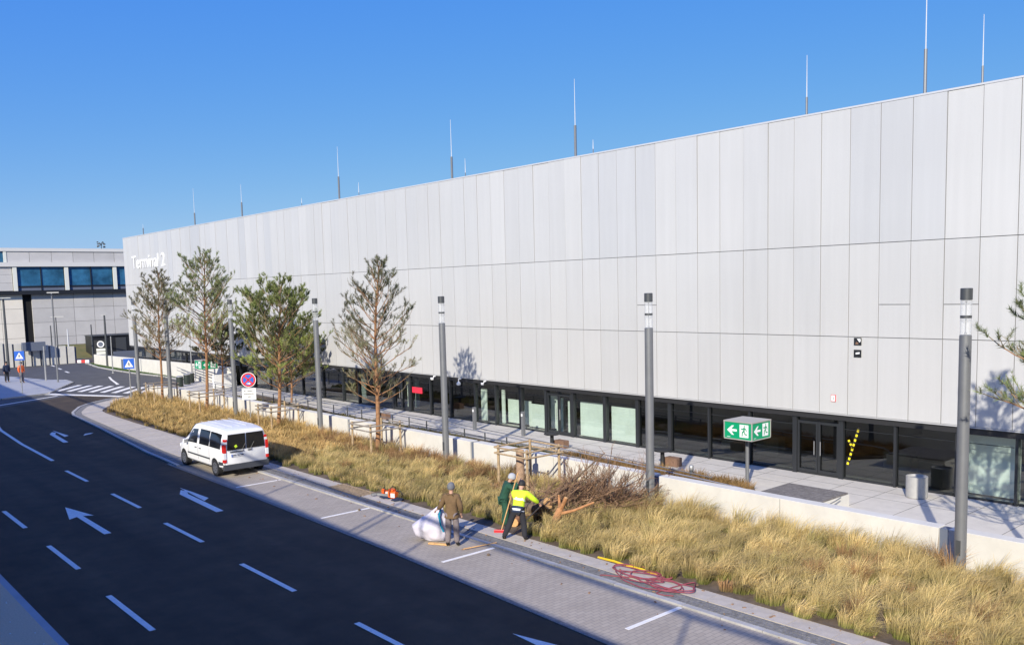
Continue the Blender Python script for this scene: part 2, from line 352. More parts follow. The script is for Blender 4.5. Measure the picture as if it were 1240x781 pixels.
kc = [(-36.3, 13.12), (-38.33, 13.24), (-40.6, 13.32), (-45.4, 13.72), (-50.5, 14.14), (-54.5, 14.42), (-57.3, 14.62), (-58.65, 14.95), (-59.8, 15.42), (-61.2, 16.0), (-62.35, 16.75), (-63.3, 17.6), (-64.15, 18.55), (-65.1, 20.1)]
for a, b in zip(kc[:-1], kc[1:]):
    a = Vector((*a, 0)); b = Vector((*b, 0)); L = (b-a).length; n = max(1, round(L/1.0)); dv = (b-a)/n
    for i in range(n):
        c = a+dv*(i+.5)
        MB().box((c.x, c.y, .005), (dv.length-.012, .16, .10), rz=math.atan2(dv.y, dv.x)).build('kerb_stone', 'kerb', side, bevel=.008)
sl = MB().box((0, 0, 0), (.49, .54, .06)).build('slab', 'slab', side, bevel=.004); sl.location = (-35.3, 15.75, .012)
for i in range(1, 132): share(sl, 'slab', (-35.3+i*.5, 15.75, .012+random.uniform(-.002, .002)), side)
# slabs on the widening corner: one per half metre between the kerb line and the bed line
KL = [(-36.4, 13.3), (-40.6, 13.45), (-45.4, 13.85), (-50.5, 14.25), (-54.5, 14.5), (-57.2, 14.74), (-58.45, 15.07), (-59.6, 15.52), (-61.05, 16.12), (-62.15, 16.87), (-63.85, 18.6), (-64.95, 20.15)]
BL = [(-36.4, 16.02), (-40.6, 16.02), (-45.4, 16.02), (-50.5, 16.05), (-54.0, 16.12), (-56.6, 16.25), (-57.8, 16.4), (-58.7, 16.75), (-60.0, 17.45), (-61.0, 18.2), (-62.9, 19.55), (-64.2, 20.4)]
for q in range(len(KL)-1):
    a0, a1, b0, b1 = [Vector(v) for v in (KL[q], KL[q+1], BL[q], BL[q+1])]; n = max(1, round((a1-a0).length/.6))
    for k in range(n):
        f0 = k/n+.006; f1 = (k+1)/n-.006
        A, B_, C_, D_ = a0.lerp(a1, f0), a0.lerp(a1, f1), b0.lerp(b1, f1), b0.lerp(b1, f0); zt = .040+random.uniform(0, .004)
        A1 = A.lerp(D_, .20); B1 = B_.lerp(C_, .20)
        MB().prism([tuple(A), tuple(B_), tuple(B1), tuple(A1)], -.02, zt-.004).build('sett_row', 'setts', side)
        MB().prism([tuple(A1.lerp(D_, .01)), tuple(B1.lerp(C_, .01)), tuple(C_), tuple(D_)], -.02, zt).build('slab', 'slab', side)
g = MB()
x = -36.0
while x < 26:
    for j in range(4):
        w = random.uniform(.085, .10); g.box((x+random.uniform(-.004, .004)+(.05 if j % 2 else 0), 15.085+j*.098+.03, .01+random.uniform(-.003, .004)), (w, .088, .05), rz=random.uniform(-.05, .05))
    x += .103
o = g.build('sett', 'setts', side); o['kind'] = 'stuff'
g = MB()
for x in (-11.72, -18.03, -24.34, -30.6, -37.1): g.b2((x-.055, 13.1, .0), (x+.055, 14.85 if x > -37 else 13.9, .0105))
g.build('bay_line', 'paintline', bays)
# --- road markings
def mark(pts, nm='lane_marking', par=road, z=.0045): return MB().prism(pts, -.01, z).build(nm, 'paintline', par)
def dash(x0, x1, y, w=.13): mark([(x0, y-w/2), (x1, y-w/2), (x1, y+w/2), (x0, y+w/2)])
for x0 in (-39.0, -33.05, -27.45, -21.72, -15.98, -10.2): dash(x0, x0+2.95, 9.52 if x0 < -33 else 9.40 if x0 < -25 else 9.32)
for x0 in (-45.4, -39.2, -33.1, -27.4, -21.67, -15.9): dash(x0, x0+2.98, 6.08 if x0 < -25 else 6.0)
mark([(-41.9, 9.65), (-41.9, 9.8), (-48, 9.9), (-54.1, 10.2), (-60, 10.9), (-60, 10.75), (-54.1, 10.04), (-48, 9.75)])
def arrow_straight(x, y, L=4.6):
    mark([(x, y), (x+1.9, y-.36), (x+1.72, y-.09), (x+L, y-.10), (x+L, y+.10), (x+1.72, y+.09), (x+1.9, y+.36)], 'arrow_marking')
arrow_straight(-32.1, 7.72)
def arrow_right(x, y):     # turning to the right-hand side (+y)
    mark([(x, y-.12), (x, y+.10), (x-3.0, y+.10), (x-3.45, y+.34), (x-3.18, y+.46), (x-4.4, y+.62), (x-2.7, y+.92), (x-3.02, y+.62), (x-3.3, y+.50), (x-3.75, y+.22), (x-3.3, y-.12)][::1], 'arrow_marking')
mark([(-27.6, 11.1), (-27.6, 11.34), (-30.9, 11.45), (-31.4, 11.60), (-31.75, 11.5), (-31.1, 11.22)], 'arrow_marking')
mark([(-32.15, 11.62), (-29.45, 11.45), (-29.75, 11.72), (-31.2, 11.68)], 'arrow_marking')
mark([(-46.8, 11.4), (-46.8, 11.62), (-50.0, 11.82), (-50.7, 12.02), (-51.0, 11.9), (-50.3, 11.62)], 'arrow_marking')
mark([(-51.7, 12.1), (-48.75, 11.95), (-49.0, 12.2), (-50.7, 12.13)], 'arrow_marking')
mark([(-13.2, 11.30), (-11.3, 11.18), (-7.0, 11.25), (-7.0, 11.45), (-11.3, 11.42), (-11.4, 11.85), (-12.1, 11.55)], 'arrow_marking')
mark([(-48.4, 12.75), (-48.7, 13.2), (-49.0, 13.4), (-49.0, 13.0)], 'worn_marking')
# stop line and edge lines at the junction
mark([(-72.9, 13.4), (-71.7, 16.4), (-70.2, 17.2), (-64.6, 20.1), (-64.9, 20.5), (-70.5, 17.7), (-72.3, 16.9), (-73.6, 13.4)], 'edge_line', r2, .0085)
mark([(-66.8, 12.4), (-69.8, 16.9), (-70.0, 16.8), (-67.05, 12.3)], 'edge_line', r2, .0085)
# zebra crossing
for i in range(10):
    bx = -73.9+i*1.05; by = 17.7+i*.50
    mark([(bx, by), (bx+.50, by+.22), (bx+.50-3.3, by+.22+2.5), (bx-3.3, by+2.5)], 'zebra_stripe', r2, .0085)
mark([(-74.8, 22.7), (-75.9, 22.9), (-79.5, 23.6), (-82.5, 24.3), (-82.6, 24.15), (-79.5, 23.42), (-76.0, 22.72), (-74.6, 22.4)], 'curved_marking', r2, .0085)
for i in range(3): mark([(-91-i*5, 23.0+i*.6), (-93-i*5, 23.2+i*.6), (-93-i*5, 23.4+i*.6), (-91-i*5, 23.2+i*.6)], 'lane_marking', r2, .0085)
# traffic island with the far sidewalk
isl = MB().prism([(-71.9, 16.7), (-70.7, 13.4), (-70, 8), (-95, 8), (-95, 16.8), (-90, 18.2), (-84.0, 19.4), (-82.4, 20.5), (-79.5, 20.35), (-78.2, 19.7)], -.1, .10).build('far_sidewalk', 'concrete_g'); struct(isl)
for a, b in [((-71.9, 16.75), (-78.2, 19.75)), ((-78.2, 19.75), (-79.5, 20.4)), ((-79.5, 20.4), (-82.4, 20.55)), ((-71.85, 16.7), (-70.65, 13.4))]:
    a = Vector((*a, 0)); b = Vector((*b, 0)); n = max(1, round((b-a).length)); dv = (b-a)/n
    for i in range(n): c = a+dv*(i+.5); MB().box((c.x, c.y, .03), (dv.length-.012, .17, .15), rz=math.atan2(dv.y, dv.x)).build('kerb_stone', 'kerb', isl)
# turf verge
verge = MB().prism([(-75.5, 27.5), (-79, 27.45), (-84.5, 26.95), (-88.8, 26.85), (-95, 26.95), (-102, 27.85), (-102, 28.2), (-95, 27.9), (-74, 27.85)], -.1, .05).build('grass_verge', 'turf'); struct(verge)
vk = [(-71.7, 26.9), (-75.3, 27.35), (-79, 27.32), (-84.5, 26.82), (-88.8, 26.72), (-95, 26.82), (-102.2, 27.72)]
for a, b in zip(vk[:-1], vk[1:]):
    a = Vector((*a, 0)); b = Vector((*b, 0)); n = max(1, round((b-a).length/1.5)); dv = (b-a)/n
    for i in range(n): c = a+dv*(i+.5); MB().box((c.x, c.y, .03), (dv.length-.02, .2, .13), rz=math.atan2(dv.y, dv.x)).build('kerb_stone', 'kerb', verge)
# plaza in front of the terminal
plaza = MB().prism([(-65.9, 21.7), (30, 21.7), (30, 29.4), (-64, 29.4), (-66, 28.2), (-73.5, 28.0), (-72.0, 27.05), (-69.5, 25.5), (-68.8, 23.6)], -.1, .012).build('plaza_paving', 'plaza'); struct(plaza)
MB().b2((-38, 25.45, 0), (-18.6, 26.0, .017)).build('dark_paving_band', 'plazadark', plaza)
g = MB(); x = -64.0
# plaza slabs: thin recessed joints
for i in range(-44, 20):
    xx = i*1.5; g.b2((xx-.008, 26.05 if xx > -38 and xx < -18 else 22.0, .01), (xx+.008, 28.6, .0165))
for yy in (26.9, 27.8): g.b2((-64, yy-.008, .01), (25, yy+.008, .0166))
g.build('paving_joints', 'joint', plaza)
bedsoil = MB().prism([(-65.3, 21.2), (-64.2, 20.4), (-62.6, 19.35), (-60.2, 17.55), (-58.8, 16.75), (-57.2, 16.35), (-53.6, 16.15), (-48.7, 16.05), (-41.1, 16.05), (30, 16.08), (30, 21.5), (-65.3, 21.5)], -.1, .035).build('planting_bed', 'soil'); struct(bedsoil)
MB().b2((-65, 21.15, 0), (30, 21.50, .055)).build('paving_strip', 'slab', bedsoil)
bed2 = MB().prism([(-15.9, 22.0), (-15.3, 23.4), (-16.9, 25.4), (-38, 25.25), (-43.5, 25.2), (-58, 26.6), (-56, 25.2), (-43, 22.0)], -.05, .09).build('plaza_bed', 'soil'); struct(bed2)
MB().b2((-37, 25.26, 0), (-17, 25.44, .10)).build('bed_kerb', 'kerb', bed2)

# ================================================================== RETAINING WALL
lw = thing('retaining_wall', 'long low pale concrete wall between the dry grass bed and the plaza', 'low wall', (0, 21.72, 0))
xs = [-65.2, -55.2, -46.15, -36.85, -27.35, -17.95, -9.0, 0.4, 9.8, 19.2, 28.6]
for i, (a, b) in enumerate(zip(xs[:-1], xs[1:])):
    za = .93 if a > -56 else .70; zb = .93 if b > -56 else .8
    mb = MB(); w = .20; x0 = a+.115; x1 = b-.115
    mb.add([(x0, -w, -.05), (x1, -w, -.05), (x1, w, -.05), (x0, w, -.05), (x0, -w, za), (x1, -w, zb), (x1, w, zb), (x0, w, za)], [(3, 2, 1, 0), (4, 5, 6, 7), (0, 1, 5, 4), (1, 2, 6, 5), (2, 3, 7, 6), (3, 0, 4, 7)])
    mb.build('wall_segment', 'concrete', lw, bevel=.012)
    if i: MB().b2((a-.112, -.13, -.02), (a+.112, .17, .90)).build('dark_insert', 'bluegrey', lw)
    mid = (x0+x1)/2
    MB().b2((mid-.006, -.2025, 0), (mid+.006, -.19, za-.01)).build('wall_joint', 'joint', lw)

# ================================================================== TERMINAL
T = thing('terminal_building', 'long airport terminal clad in tall pale grey metal panels above a dark glazed ground floor', 'building', (-40, 28.49, 0))
TX = 40.0                                             # local x = world x + 40
X0, PW, NI0, NI1 = -16.2738, 1.051, -70, 26
Zt, Z1, Z2, Zb = 12.66, 8.16, 5.035, 2.34
XL = X0+NI0*PW; XR = X0+NI1*PW
GAP = .022
def pan(z0, z1): 
    return MB().b2((GAP/2, -.0, z0+GAP/2), (PW-GAP/2, .05, z1-GAP/2))
protos = {}
def add_panel(i, z0, z1, key):
    if key not in protos:
        protos[key] = pan(z0, z1).build('cladding_panel', 'panel', T); protos[key].location = (X0+i*PW+TX, 0, 0); return protos[key]
    return share(protos[key], 'cladding_panel', (X0+i*PW+TX, random.uniform(-.003, .003), 0), T)
pm = {}
for k, cc in enumerate([(0.57, .563, .552), (0.558, .553, .546), (0.53, .53, .532), (.583, .575, .563)]):
    pm[k] = mat('cladding_%d' % k, cc, 0.42, 0.15, objrand=0.025)
    n = pm[k].node_tree.nodes; l = pm[k].node_tree.links; b_ = n["Principled BSDF"]; src = b_.inputs["Base Color"].links[0].from_socket
    ge = n.new("ShaderNodeNewGeometry"); prev = src
    for (scl, dt, lo, hi, per) in (((.12, .12, .25), 3, .975, 1.025, 0), ((5.0, 5.0, .22), 4, .972, 1.02, 1), ((60, 60, 60), 2, .97, 1.03, 0)):
        mp = n.new("ShaderNodeMapping"); mp.inputs["Scale"].default_value = scl; l.new(ge.outputs["Position"], mp.inputs[0])
        ns = n.new("ShaderNodeTexNoise"); ns.inputs["Scale"].default_value = 1; ns.inputs["Detail"].default_value = dt; l.new(mp.outputs[0], ns.inputs["Vector"])
        mr = n.new("ShaderNodeMapRange"); mr.inputs["From Min"].default_value = .3; mr.inputs["From Max"].default_value = .7; mr.inputs["To Min"].default_value = lo; mr.inputs["To Max"].default_value = hi; l.new(ns.outputs["Fac"], mr.inputs["Value"])
        hh = n.new("ShaderNodeHueSaturation"); l.new(prev, hh.inputs["Color"]); l.new(mr.outputs[0], hh.inputs["Value"]); prev = hh.outputs[0]
    l.new(prev, b_.inputs["Base Color"])
prt = [0, 1, 0, 0, 1, 3, 0, 1]
grey_top = {-11, -10, -8, -9, 1, 2, 3, -45, -53, -54, -41, -59, -62, 8, 9}
splits = {2: 6.13, 4: 6.13, -8: 6.13, -38: 6.13}
for i in range(NI0, NI1):
    for r, (z0, z1) in enumerate(((Z1, Zt), (Z2, Z1), (Zb, Z2))):
        if r == 1 and i in splits:
            s1 = add_panel(i, z0, splits[i], 'sa'); s2 = add_panel(i, splits[i], z1, 'sb'); ps = [s1, s2]
        else: ps = [add_panel(i, z0, z1, r)]
        for p in ps:
            h = (i*7+r*13+(i*i) % 5) % 8
            kk = prt[h]
            if r == 0 and i in grey_top: kk = 2
            if r == 1 and i in (-4, -3, -21, -20, -12, -33): kk = 1
            p.rotation_euler = (random.uniform(-.0015, .0015), 0, random.uniform(-.002, .002)) if (r, i) != (0, NI0) else (0, 0, 0)
            p.material_slots[0].link = 'OBJECT'; p.material_slots[0].material = pm[kk]
MB().b2((XL+TX, .045, Zb+.02), (XR+TX, .30, Zt-.02)).build('backing_wall', 'backing', T)
MB().b2((XL+TX-.02, -.012, Zt+.0), (XR+TX, .33, Zt+.06)).build('roof_coping', 'panel', T)
MB().b2((XL+TX-.02, -.004, Zb-.04), (XR+TX, .10, Zb-.003)).build('base_trim', pm[2], T)
MB().b2((XL+TX, .31, 2.45), (XR+TX, 40, 12.3)).build('building_core', 'backing', T)
MB().b2((XL+TX-.05, .0, Zb+.02), (XL+TX-.003, 40, Zt-.01)).build('end_wall', 'panel', T)
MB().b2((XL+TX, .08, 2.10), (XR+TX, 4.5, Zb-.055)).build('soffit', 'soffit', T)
# glazed ground floor (glass plane 0.26 m behind the panels)
GY = .26
mull = [-88.5, -84, -80, -76, -72, -68, -65, -62.5, -60, -57.5, -55, -52.14, -49.59, -47.68, -45.7, -43.79, -42.07, -40.05, -38.2, -36.06, -34.37, -32.46, -30.62, -28.83, -26.8, -24.89, -23.13, -21.16, -19.28, -17.34, -15.54, -13.62, -11.64, -9.88, -8.1, -6.3, -4.5, -2.7, -.9, .9, 2.7, 4.5, 6.3, 8.1, 9.9]
thick = {-30.62, -28.83, -17.34, -15.54, -24.89, -23.13, -42.07, -43.79, -32.46, -26.8}
doors = {(-17.34, -15.54): -16.43, (-30.62, -28.83): -29.74, (-43.79, -42.07): -42.92}
clear = [(-36.06, -34.37), (-34.37, -32.46), (-32.46, -30.62), (-30.62, -28.83), (-28.83, -26.8), (-26.8, -24.89), (-11.64, -9.88), (-9.88, -8.1), (-8.1, -6.3), (-43.79, -42.07), (-49.59, -47.68)]
for x in mull:
    w = .17 if x in thick else .085
    MB().b2((x+TX-w/2, GY-.10, .0), (x+TX+w/2, GY+.12, 2.095)).build('mullion', 'mullion', T)
for a, b in zip(mull[:-1], mull[1:]):
    gm = 'glassclear' if (a, b) in clear else 'glass'
    o = MB().b2((a+TX+.05, GY+.0, .09), (b+TX-.05, GY+.02, 2.09)).build('glass_pane', gm, T)
    MB().b2((a+TX+.09, GY-.03, .0), (b+TX-.09, GY+.06, .085)).build('sill', 'mullion', T)
    if (a, b) in doors:
        xm = doors[(a, b)]
        for u, v in ((a+.09, xm), (xm, b-.09)):
            dl = MB(); w = .07
            dl.b2((u+TX+.01, GY-.07, .09), (u+TX+.01+w, GY-.01, 1.95)); dl.b2((v+TX-.01-w, GY-.07, .09), (v+TX-.01, GY-.01, 1.95))
            dl.b2((u+TX+.01+w, GY-.068, .09), (v+TX-.01-w, GY-.012, .20)); dl.b2((u+TX+.01+w, GY-.068, 1.86), (v+TX-.01-w, GY-.012, 1.95))
            dr = dl.build('door_leaf', 'mullion', T)
            hx = xm+(.12 if v > xm else -.12)
            MB().tube([(hx+TX, GY-.12, .75), (hx+TX, GY-.12, 1.25)], .015, 6).build('door_handle', 'steel_l', dr)
    else:
        # transom bar and upper vent strip
        MB().b2((a+TX+.09, GY-.04, 1.78), (b+TX-.09, GY-.015, 1.80)).build('transom', 'mullion', T)
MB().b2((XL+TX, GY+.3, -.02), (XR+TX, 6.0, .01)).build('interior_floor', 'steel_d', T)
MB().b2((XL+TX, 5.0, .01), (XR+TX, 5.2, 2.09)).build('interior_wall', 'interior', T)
for (a, b, d0, z1) in [(-28.6, -26.95, .22, 1.66), (-26.65, -25.0, .22, 1.62), (-36.0, -35.55, .3, 1.75), (-34.3, -32.55, .7, 1.30), (-34.32, -34.1, .3, 1.8), (-32.4, -31.3, .45, 1.25), (-31.2, -30.75, .8, 1.7), (-30.4, -29.95, .4, 1.7), (-29.6, -29.25, .4, 1.6), (-11.55, -9.95, .45, 1.97), (-9.8, -8.2, .45, 1.97), (-8.0, -4, .45, 1.97), (-43.6, -43.1, .8, 1.8), (-42.8, -42.4, .8, 1.8), (-49.2, -48.6, 1, 1.7)]:
    MB().b2((a+TX, GY+d0, .1), (b+TX, GY+d0+.06, z1)).build('interior_screen', 'mint', T)
for x in (-32.0, -21.5, -19.8, -14.5, -38.6, -46):
    MB().b2((x+TX-.5, 2.2, .01), (x+TX+.5, 2.7, .8)).build('interior_desk', 'steel_d', T)
MB().b2((-13.0+TX, GY+.25, .1), (-12.2+TX, GY+.9, .95)).build('interior_cabinet', 'black', T)
# red panel, yellow black tape, small plates on the facade
MB().b2((-41.87+TX, GY-.03, 1.15), (-40.9+TX, GY-.008, 1.48)).build('red_panel', 'redpanel', T)
tp = MB()
def tape(x0, z0, x1, z1, n, w=.075):
    for i in range(n):
        t0 = i/n; t1 = (i+1)/n
        tp.cur = i % 2
        dx = (x1-x0); dz = (z1-z0); L = math.hypot(dx, dz); nx = -dz/L*w/2; nz = dx/L*w/2
        q = [(x0+dx*t0-nx, z0+dz*t0-nz), (x0+dx*t1-nx, z0+dz*t1-nz), (x0+dx*t1+nx, z0+dz*t1+nz), (x0+dx*t0+nx, z0+dz*t0+nz)]
        tp.add([(a+TX, GY-.012, b) for a, b in q]+[(a+TX, GY-.004, b) for a, b in q], [(0, 1, 2, 3), (7, 6, 5, 4), (0, 4, 5, 1), (1, 5, 6, 2), (2, 6, 7, 3), (3, 7, 4, 0)])
tape(-15.33, .55, -14.92, 1.9, 16); tape(-15.30, 1.42, -15.14, 1.12, 5)
tp.build('hazard_tape', ['tapeyellow', 'blacktape'], T)
for (zc, k) in ((4.885, 0), (4.475, 1)):
    pl = MB().b2((-15.0+TX, -.03, zc-.125), (-14.74+TX, -.004, zc+.125)).build('window_plate', 'black', T)
    if k == 0: MB().add([(-14.89+TX, -.034, zc+.09), (-14.76+TX, -.034, zc+.09), (-14.76+TX, -.034, zc+.0), (-14.80+TX, -.034, zc-.03)], [(0, 3, 2, 1)]).build('pale_patch', 'white', pl); MB().add([(-14.95+TX, -.034, zc-.10), (-14.84+TX, -.034, zc-.10), (-14.84+TX, -.034, zc-.04), (-14.92+TX, -.034, zc-.01)], [(0, 1, 2, 3)]).build('brown_patch', 'boxwood', pl)
    else: MB().add([(-14.93+TX, -.034, zc-.03), (-14.79+TX, -.034, zc-.01), (-14.79+TX, -.034, zc+.05), (-14.93+TX, -.034, zc+.03)], [(0, 1, 2, 3)]).build('pale_patch', 'white', pl)
pl = MB().b2((-15.82+TX, -.03, 2.76), (-15.65+TX, -.004, 3.0)).build('number_plate', 'signred', T)
MB().b2((-15.805+TX, -.034, 2.775), (-15.665+TX, -.0305, 2.985)).build('plate_face', 'white', pl)
def text(body, name, size, loc, rot, m_, parent, depth=.02, sx=1.0, align='LEFT'):
    cu = bpy.data.curves.new(name, 'FONT'); cu.body = body; cu.size = size; cu.extrude = depth; cu.align_x = align; cu.resolution_u = 3; cu.offset = .005 if size > 1 else 0
    o = bpy.data.objects.new(name, cu); COL.objects.link(o)
    bpy.context.view_layer.update()
    me = bpy.data.meshes.new_from_object(o); bpy.data.objects.remove(o)
    me.materials.clear(); me.materials.append(M[m_])
    q = bpy.data.objects.new(name, me); COL.objects.link(q); q.parent = parent
    q.location = loc; q.rotation_euler = rot; q.scale = (sx, 1, 1); return q
text('1', 'digit', .16, (-15.765+TX, -.0355, 2.82), (R(90), 0, 0), 'black', pl, .001)
def text_width(b, size):
    cu = bpy.data.curves.new('w', 'FONT'); cu.body = b+'|'; cu.size = size; o = bpy.data.objects.new('w', cu); COL.objects.link(o); bpy.context.view_layer.update()
    w_ = o.dimensions.x; bpy.data.objects.remove(o); return w_
W0 = text_width('', 1.70)
for i, ch in enumerate('Terminal 2'):
    if ch != ' ': text(ch, 'letter', 1.70, (-87.5+TX+(text_width('Terminal 2'[:i], 1.70)-W0)*1.17-(.22 if i else 0), -.035, 9.68), (R(90), 0, 0), 'letter', T, .02, 1.12)
# cctv cameras and lamps under the overhang
for i, (x, z, lb) in enumerate([(-39.24, 2.14, 'white security camera under the overhang right of the red panel'), (-36.95, 2.02, 'white hanging dome lamp under the overhang just right of a lamp post'), (-34.87, 2.16, 'small white camera under the overhang above the pale glazed bays')]):
    t = thing('security_camera' if i != 1 else 'dome_lamp', lb, 'camera' if i != 1 else 'lamp', (x, 28.32, 2.30))
    MB().box((0, .1, -.03), (.10, .10, .06)).build('bracket', 'white', t)
    if i == 1:
        MB().tube([(0, 0, 0), (0, 0, -.18)], .02, 8).build('stem', 'white', t); MB().lathe((0, 0, -.38), [(.03, 0), (.10, .03), (.12, .10), (.07, .18), (.03, .22)], 12).build('dome', 'white', t, True)
    else:
        MB().tube([(0, .06, -.04), (0, 0, -.12)], .02, 6).build('arm', 'white', t); MB().box((.0, -.08, -.15), (.30 if i == 0 else .16, .12, .11), rz=R(-25)).build('housing', 'white', t, bevel=.01)
# lightning rods on the roof
rods = [(-13.0, 18.0, 14.18, .055, 'tallest white-tipped rod on the roof, cut off by the top of the picture'), (-11.27, 14.83, 13.32, .035, 'rightmost thin rod on the roof edge'), (-17.15, 14.86, 13.42, .04, 'rod on the roof edge left of the tallest rod'),
        (-28.64, 16.22, 14.18, .06, 'thick-footed rod on the roof above the middle of the facade'), (-37.84, 15.88, 13.95, .06, 'thick-footed rod above the bare pine tree'), (-49.55, 16.04, 14.2, .06, 'thick-footed rod above the dense green pine'),
        (-63.85, 15.2, 13.87, .06, 'short dark rod above the tall second pine'), (-73.0, 15.82, 13.81, .06, 'thin rod with dark foot right of the lettering'), (-85.46, 13.73, 13.4, .05, 'farthest leftmost short rod above the white lettering'),
        (-36.7, 13.73, 13.0, .02, 'faint short rod just right of a thick-footed rod'), (-27.55, 13.4, 13.0, .02, 'faint short rod right of the middle thick-footed rod'), (-54.5, 13.33, 13.0, .02, 'faint short rod far left of the dense pine rod'), (-47.22, 13.6, 13.0, .02, 'faint short rod just right of the rod above the dense pine')]
for x, zt, zm, r, lb in rods:
    t = thing('lightning_rod', lb, 'lightning rod', (x, 29.0, 12.3), group='lightning rods along the roof edge')
    MB().box((0, 0, .03), (.4, .4, .06)).build('foot', 'concrete_g', t)
    MB().tube([(0, 0, .06), (0, 0, zm-12.3)], r, 8).build('mast', 'steel', t)
    MB().tube([(0, 0, zm-12.3), (0, 0, zt-12.3)], [min(.02, r), .008], 6).build('tip', 'rod', t)

# ================================================================== DECK BEHIND CAMERA
D = thing('raised_deck', 'raised two level concrete deck whose edge throws its shade over the road', 'elevated deck', (0, 0, 0))
UZ = 7.75
def ye(x): return -1.0+.049*max(0, -x-2)
MB().prism([(-80, ye(-80)), (-2, -1.0), (40, -1.0), (40, -32), (-80, -32)], 7.0, UZ).build('upper_slab', 'deckconc', D)
MB().prism([(-80, -.05), (40, -.05), (40, -32), (-80, -32)], 4.7, 5.3).build('lower_slab', 'deckconc', D)
for x in range(-70, 40, 10):
    for y in (-4, -14):
        MB().tube([(x+5, y, -.1), (x+5, y, 4.71)], .35, 12).build('column', 'deckconc', D); MB().tube([(x+5, y, 5.29), (x+5, y, 7.01)], .3, 12).build('column', 'deckconc', D)
MB().b2((-80, -20, -.1), (40, -19.6, 4.69)).build('rear_wall', 'deckconc', D); MB().b2((-80, -20, 5.31), (40, -19.6, 6.99)).build('rear_wall', 'deckconc', D)
rz_ = UZ+1.32
MB().tube([(-80, ye(-80)-.04, rz_), (-2, -1.04, rz_), (40, -1.04, rz_)], .075, 8).build('handrail', 'steel', D)
for k in range(-8, 5):
    x = -2.3+k*9.35; MB().tube([(x, ye(x)-.04, UZ), (x, ye(x)-.04, rz_)], .04, 6).build('rail_post', 'steel', D)
for dx in (0, .40):
    t = thing('deck_post', ('right' if dx == 0 else 'left')+' one of two slim steel posts close together on the raised deck edge', 'post', (-14.2-dx, ye(-14)-.14, UZ), group='pair of posts on the deck')
    MB().tube([(0, 0, 0), (0, 0, 3.2)], .045, 8).build('shaft', 'steel', t); MB().box((0, 0, .01), (.2, .2, .02)).build('foot_plate', 'steel', t)

# ================================================================== LAMP POSTS
def lamp(x, lb):
    t = thing('lamp_post', lb, 'lamp post', (x, 20.71, .03), group='lamp posts along the grass bed')
    MB().lathe((0, 0, 0), [(.128, 0), (.128, 5.64), (.11, 5.655)], 20).build('shaft', 'steel', t, True)
    MB().lathe((0, 0, 5.655), [(.118, 0), (.118, .79)], 20).build('glass_tube', 'tube', t, True)
    MB().lathe((0, 0, 6.03), [(.121, 0), (.121, .06)], 20).build('middle_ring', 'steel_d', t, True)
    MB().lathe((0, 0, 6.43), [(.10, 0), (.128, .01), (.128, .26), (.11, .27)], 20).build('cap', 'steel_d', t, True)
    MB().lathe((0, 0, 5.67), [(.03, 0), (.03, .03), (.010, .05), (.010, .70), (.03, .74)], 10).build('lamp_core', 'steel_l', t, True)
    MB().lathe((0, 0, 0), [(.19, 0), (.19, .03)], 20).build('base_flange', 'steel_d', t, True)
    MB().b2((-.05, -.131, .6), (.05, -.11, .95)).build('service_door', 'steel_d', t)
lamp(-8.27, 'nearest and tallest looking grey lamp post, at the right before the low wall')
lamp(-17.48, 'grey cylindrical lamp post right of the brushwood heap')
lamp(-27.98, 'grey cylindrical lamp post between the bare pine and the tree stump')
lamp(-38.1, 'grey cylindrical lamp post between the dense green pine and the bare pine')
lamp(-47.85, 'grey cylindrical lamp post just left of the no-stopping sign')
lamp(-57.9, 'slim grey lamp post between the two leftmost tall pines')
lamp(-64.0, 'farthest lamp post of the row, left of the leftmost pine')
# thin far masts
def mast(x, y, h, lb, r=.06, head=None, m_='steel'):
    t = thing('street_mast', lb, 'mast', (x, y, .05))
    MB().tube([(0, 0, 0), (0, 0, h)], [r*1.2, r*.8], 8).build('shaft', m_, t)
    if head: MB().box((head/2, .0, h), (abs(head), .14, .08), rz=R(60)).build('lamp_head', 'steel_l', t)
    MB().lathe((0, 0, -.02), [(r*2.2, 0), (r*2, .06)], 8).build('foot', m_, t)
mast(-80.5, 19.55, 7.5, 'tall thin mast with lamp arm on the traffic island', .06, .9)
mast(-82.9, 19.2, 3.0, 'short pale post on the traffic island left of the tall mast', .06, None, 'steel_l')
mast(-95.3, 27.9, 5.2, 'dark camera mast at the green verge in front of the black portal', .11, -.5, 'steel_d')
mast(-106.9, 27.3, 3.6, 'white short post by the red and white barrier', .08, None, 'rod')
mast(-101.8, 20.2, 7.2, 'tall dark mast at the left edge before the beige panels', .12, 1.2, 'steel_d')
mast(-106.0, 25.4, 4.1, 'thin dark mast behind the traffic island', .07, None, 'steel_d')
mast(-106.9, 29.8, 4.0, 'thin dark mast at the left edge of the black portal', .08, None, 'steel_d')
mast(-108.5, 26.6, 5.0, 'thin mast with a side arm in front of the grey panels', .06, 1.4, 'steel_d')
mast(-86.0, 25.6, 3.4, 'small thin post at the green verge beside the pale wall', .05, None, 'steel_l')
mast(-72.0, 27.6, 4.6, 'slim post behind the leftmost pine beside the pale ramp wall', .05, None, 'steel_l')

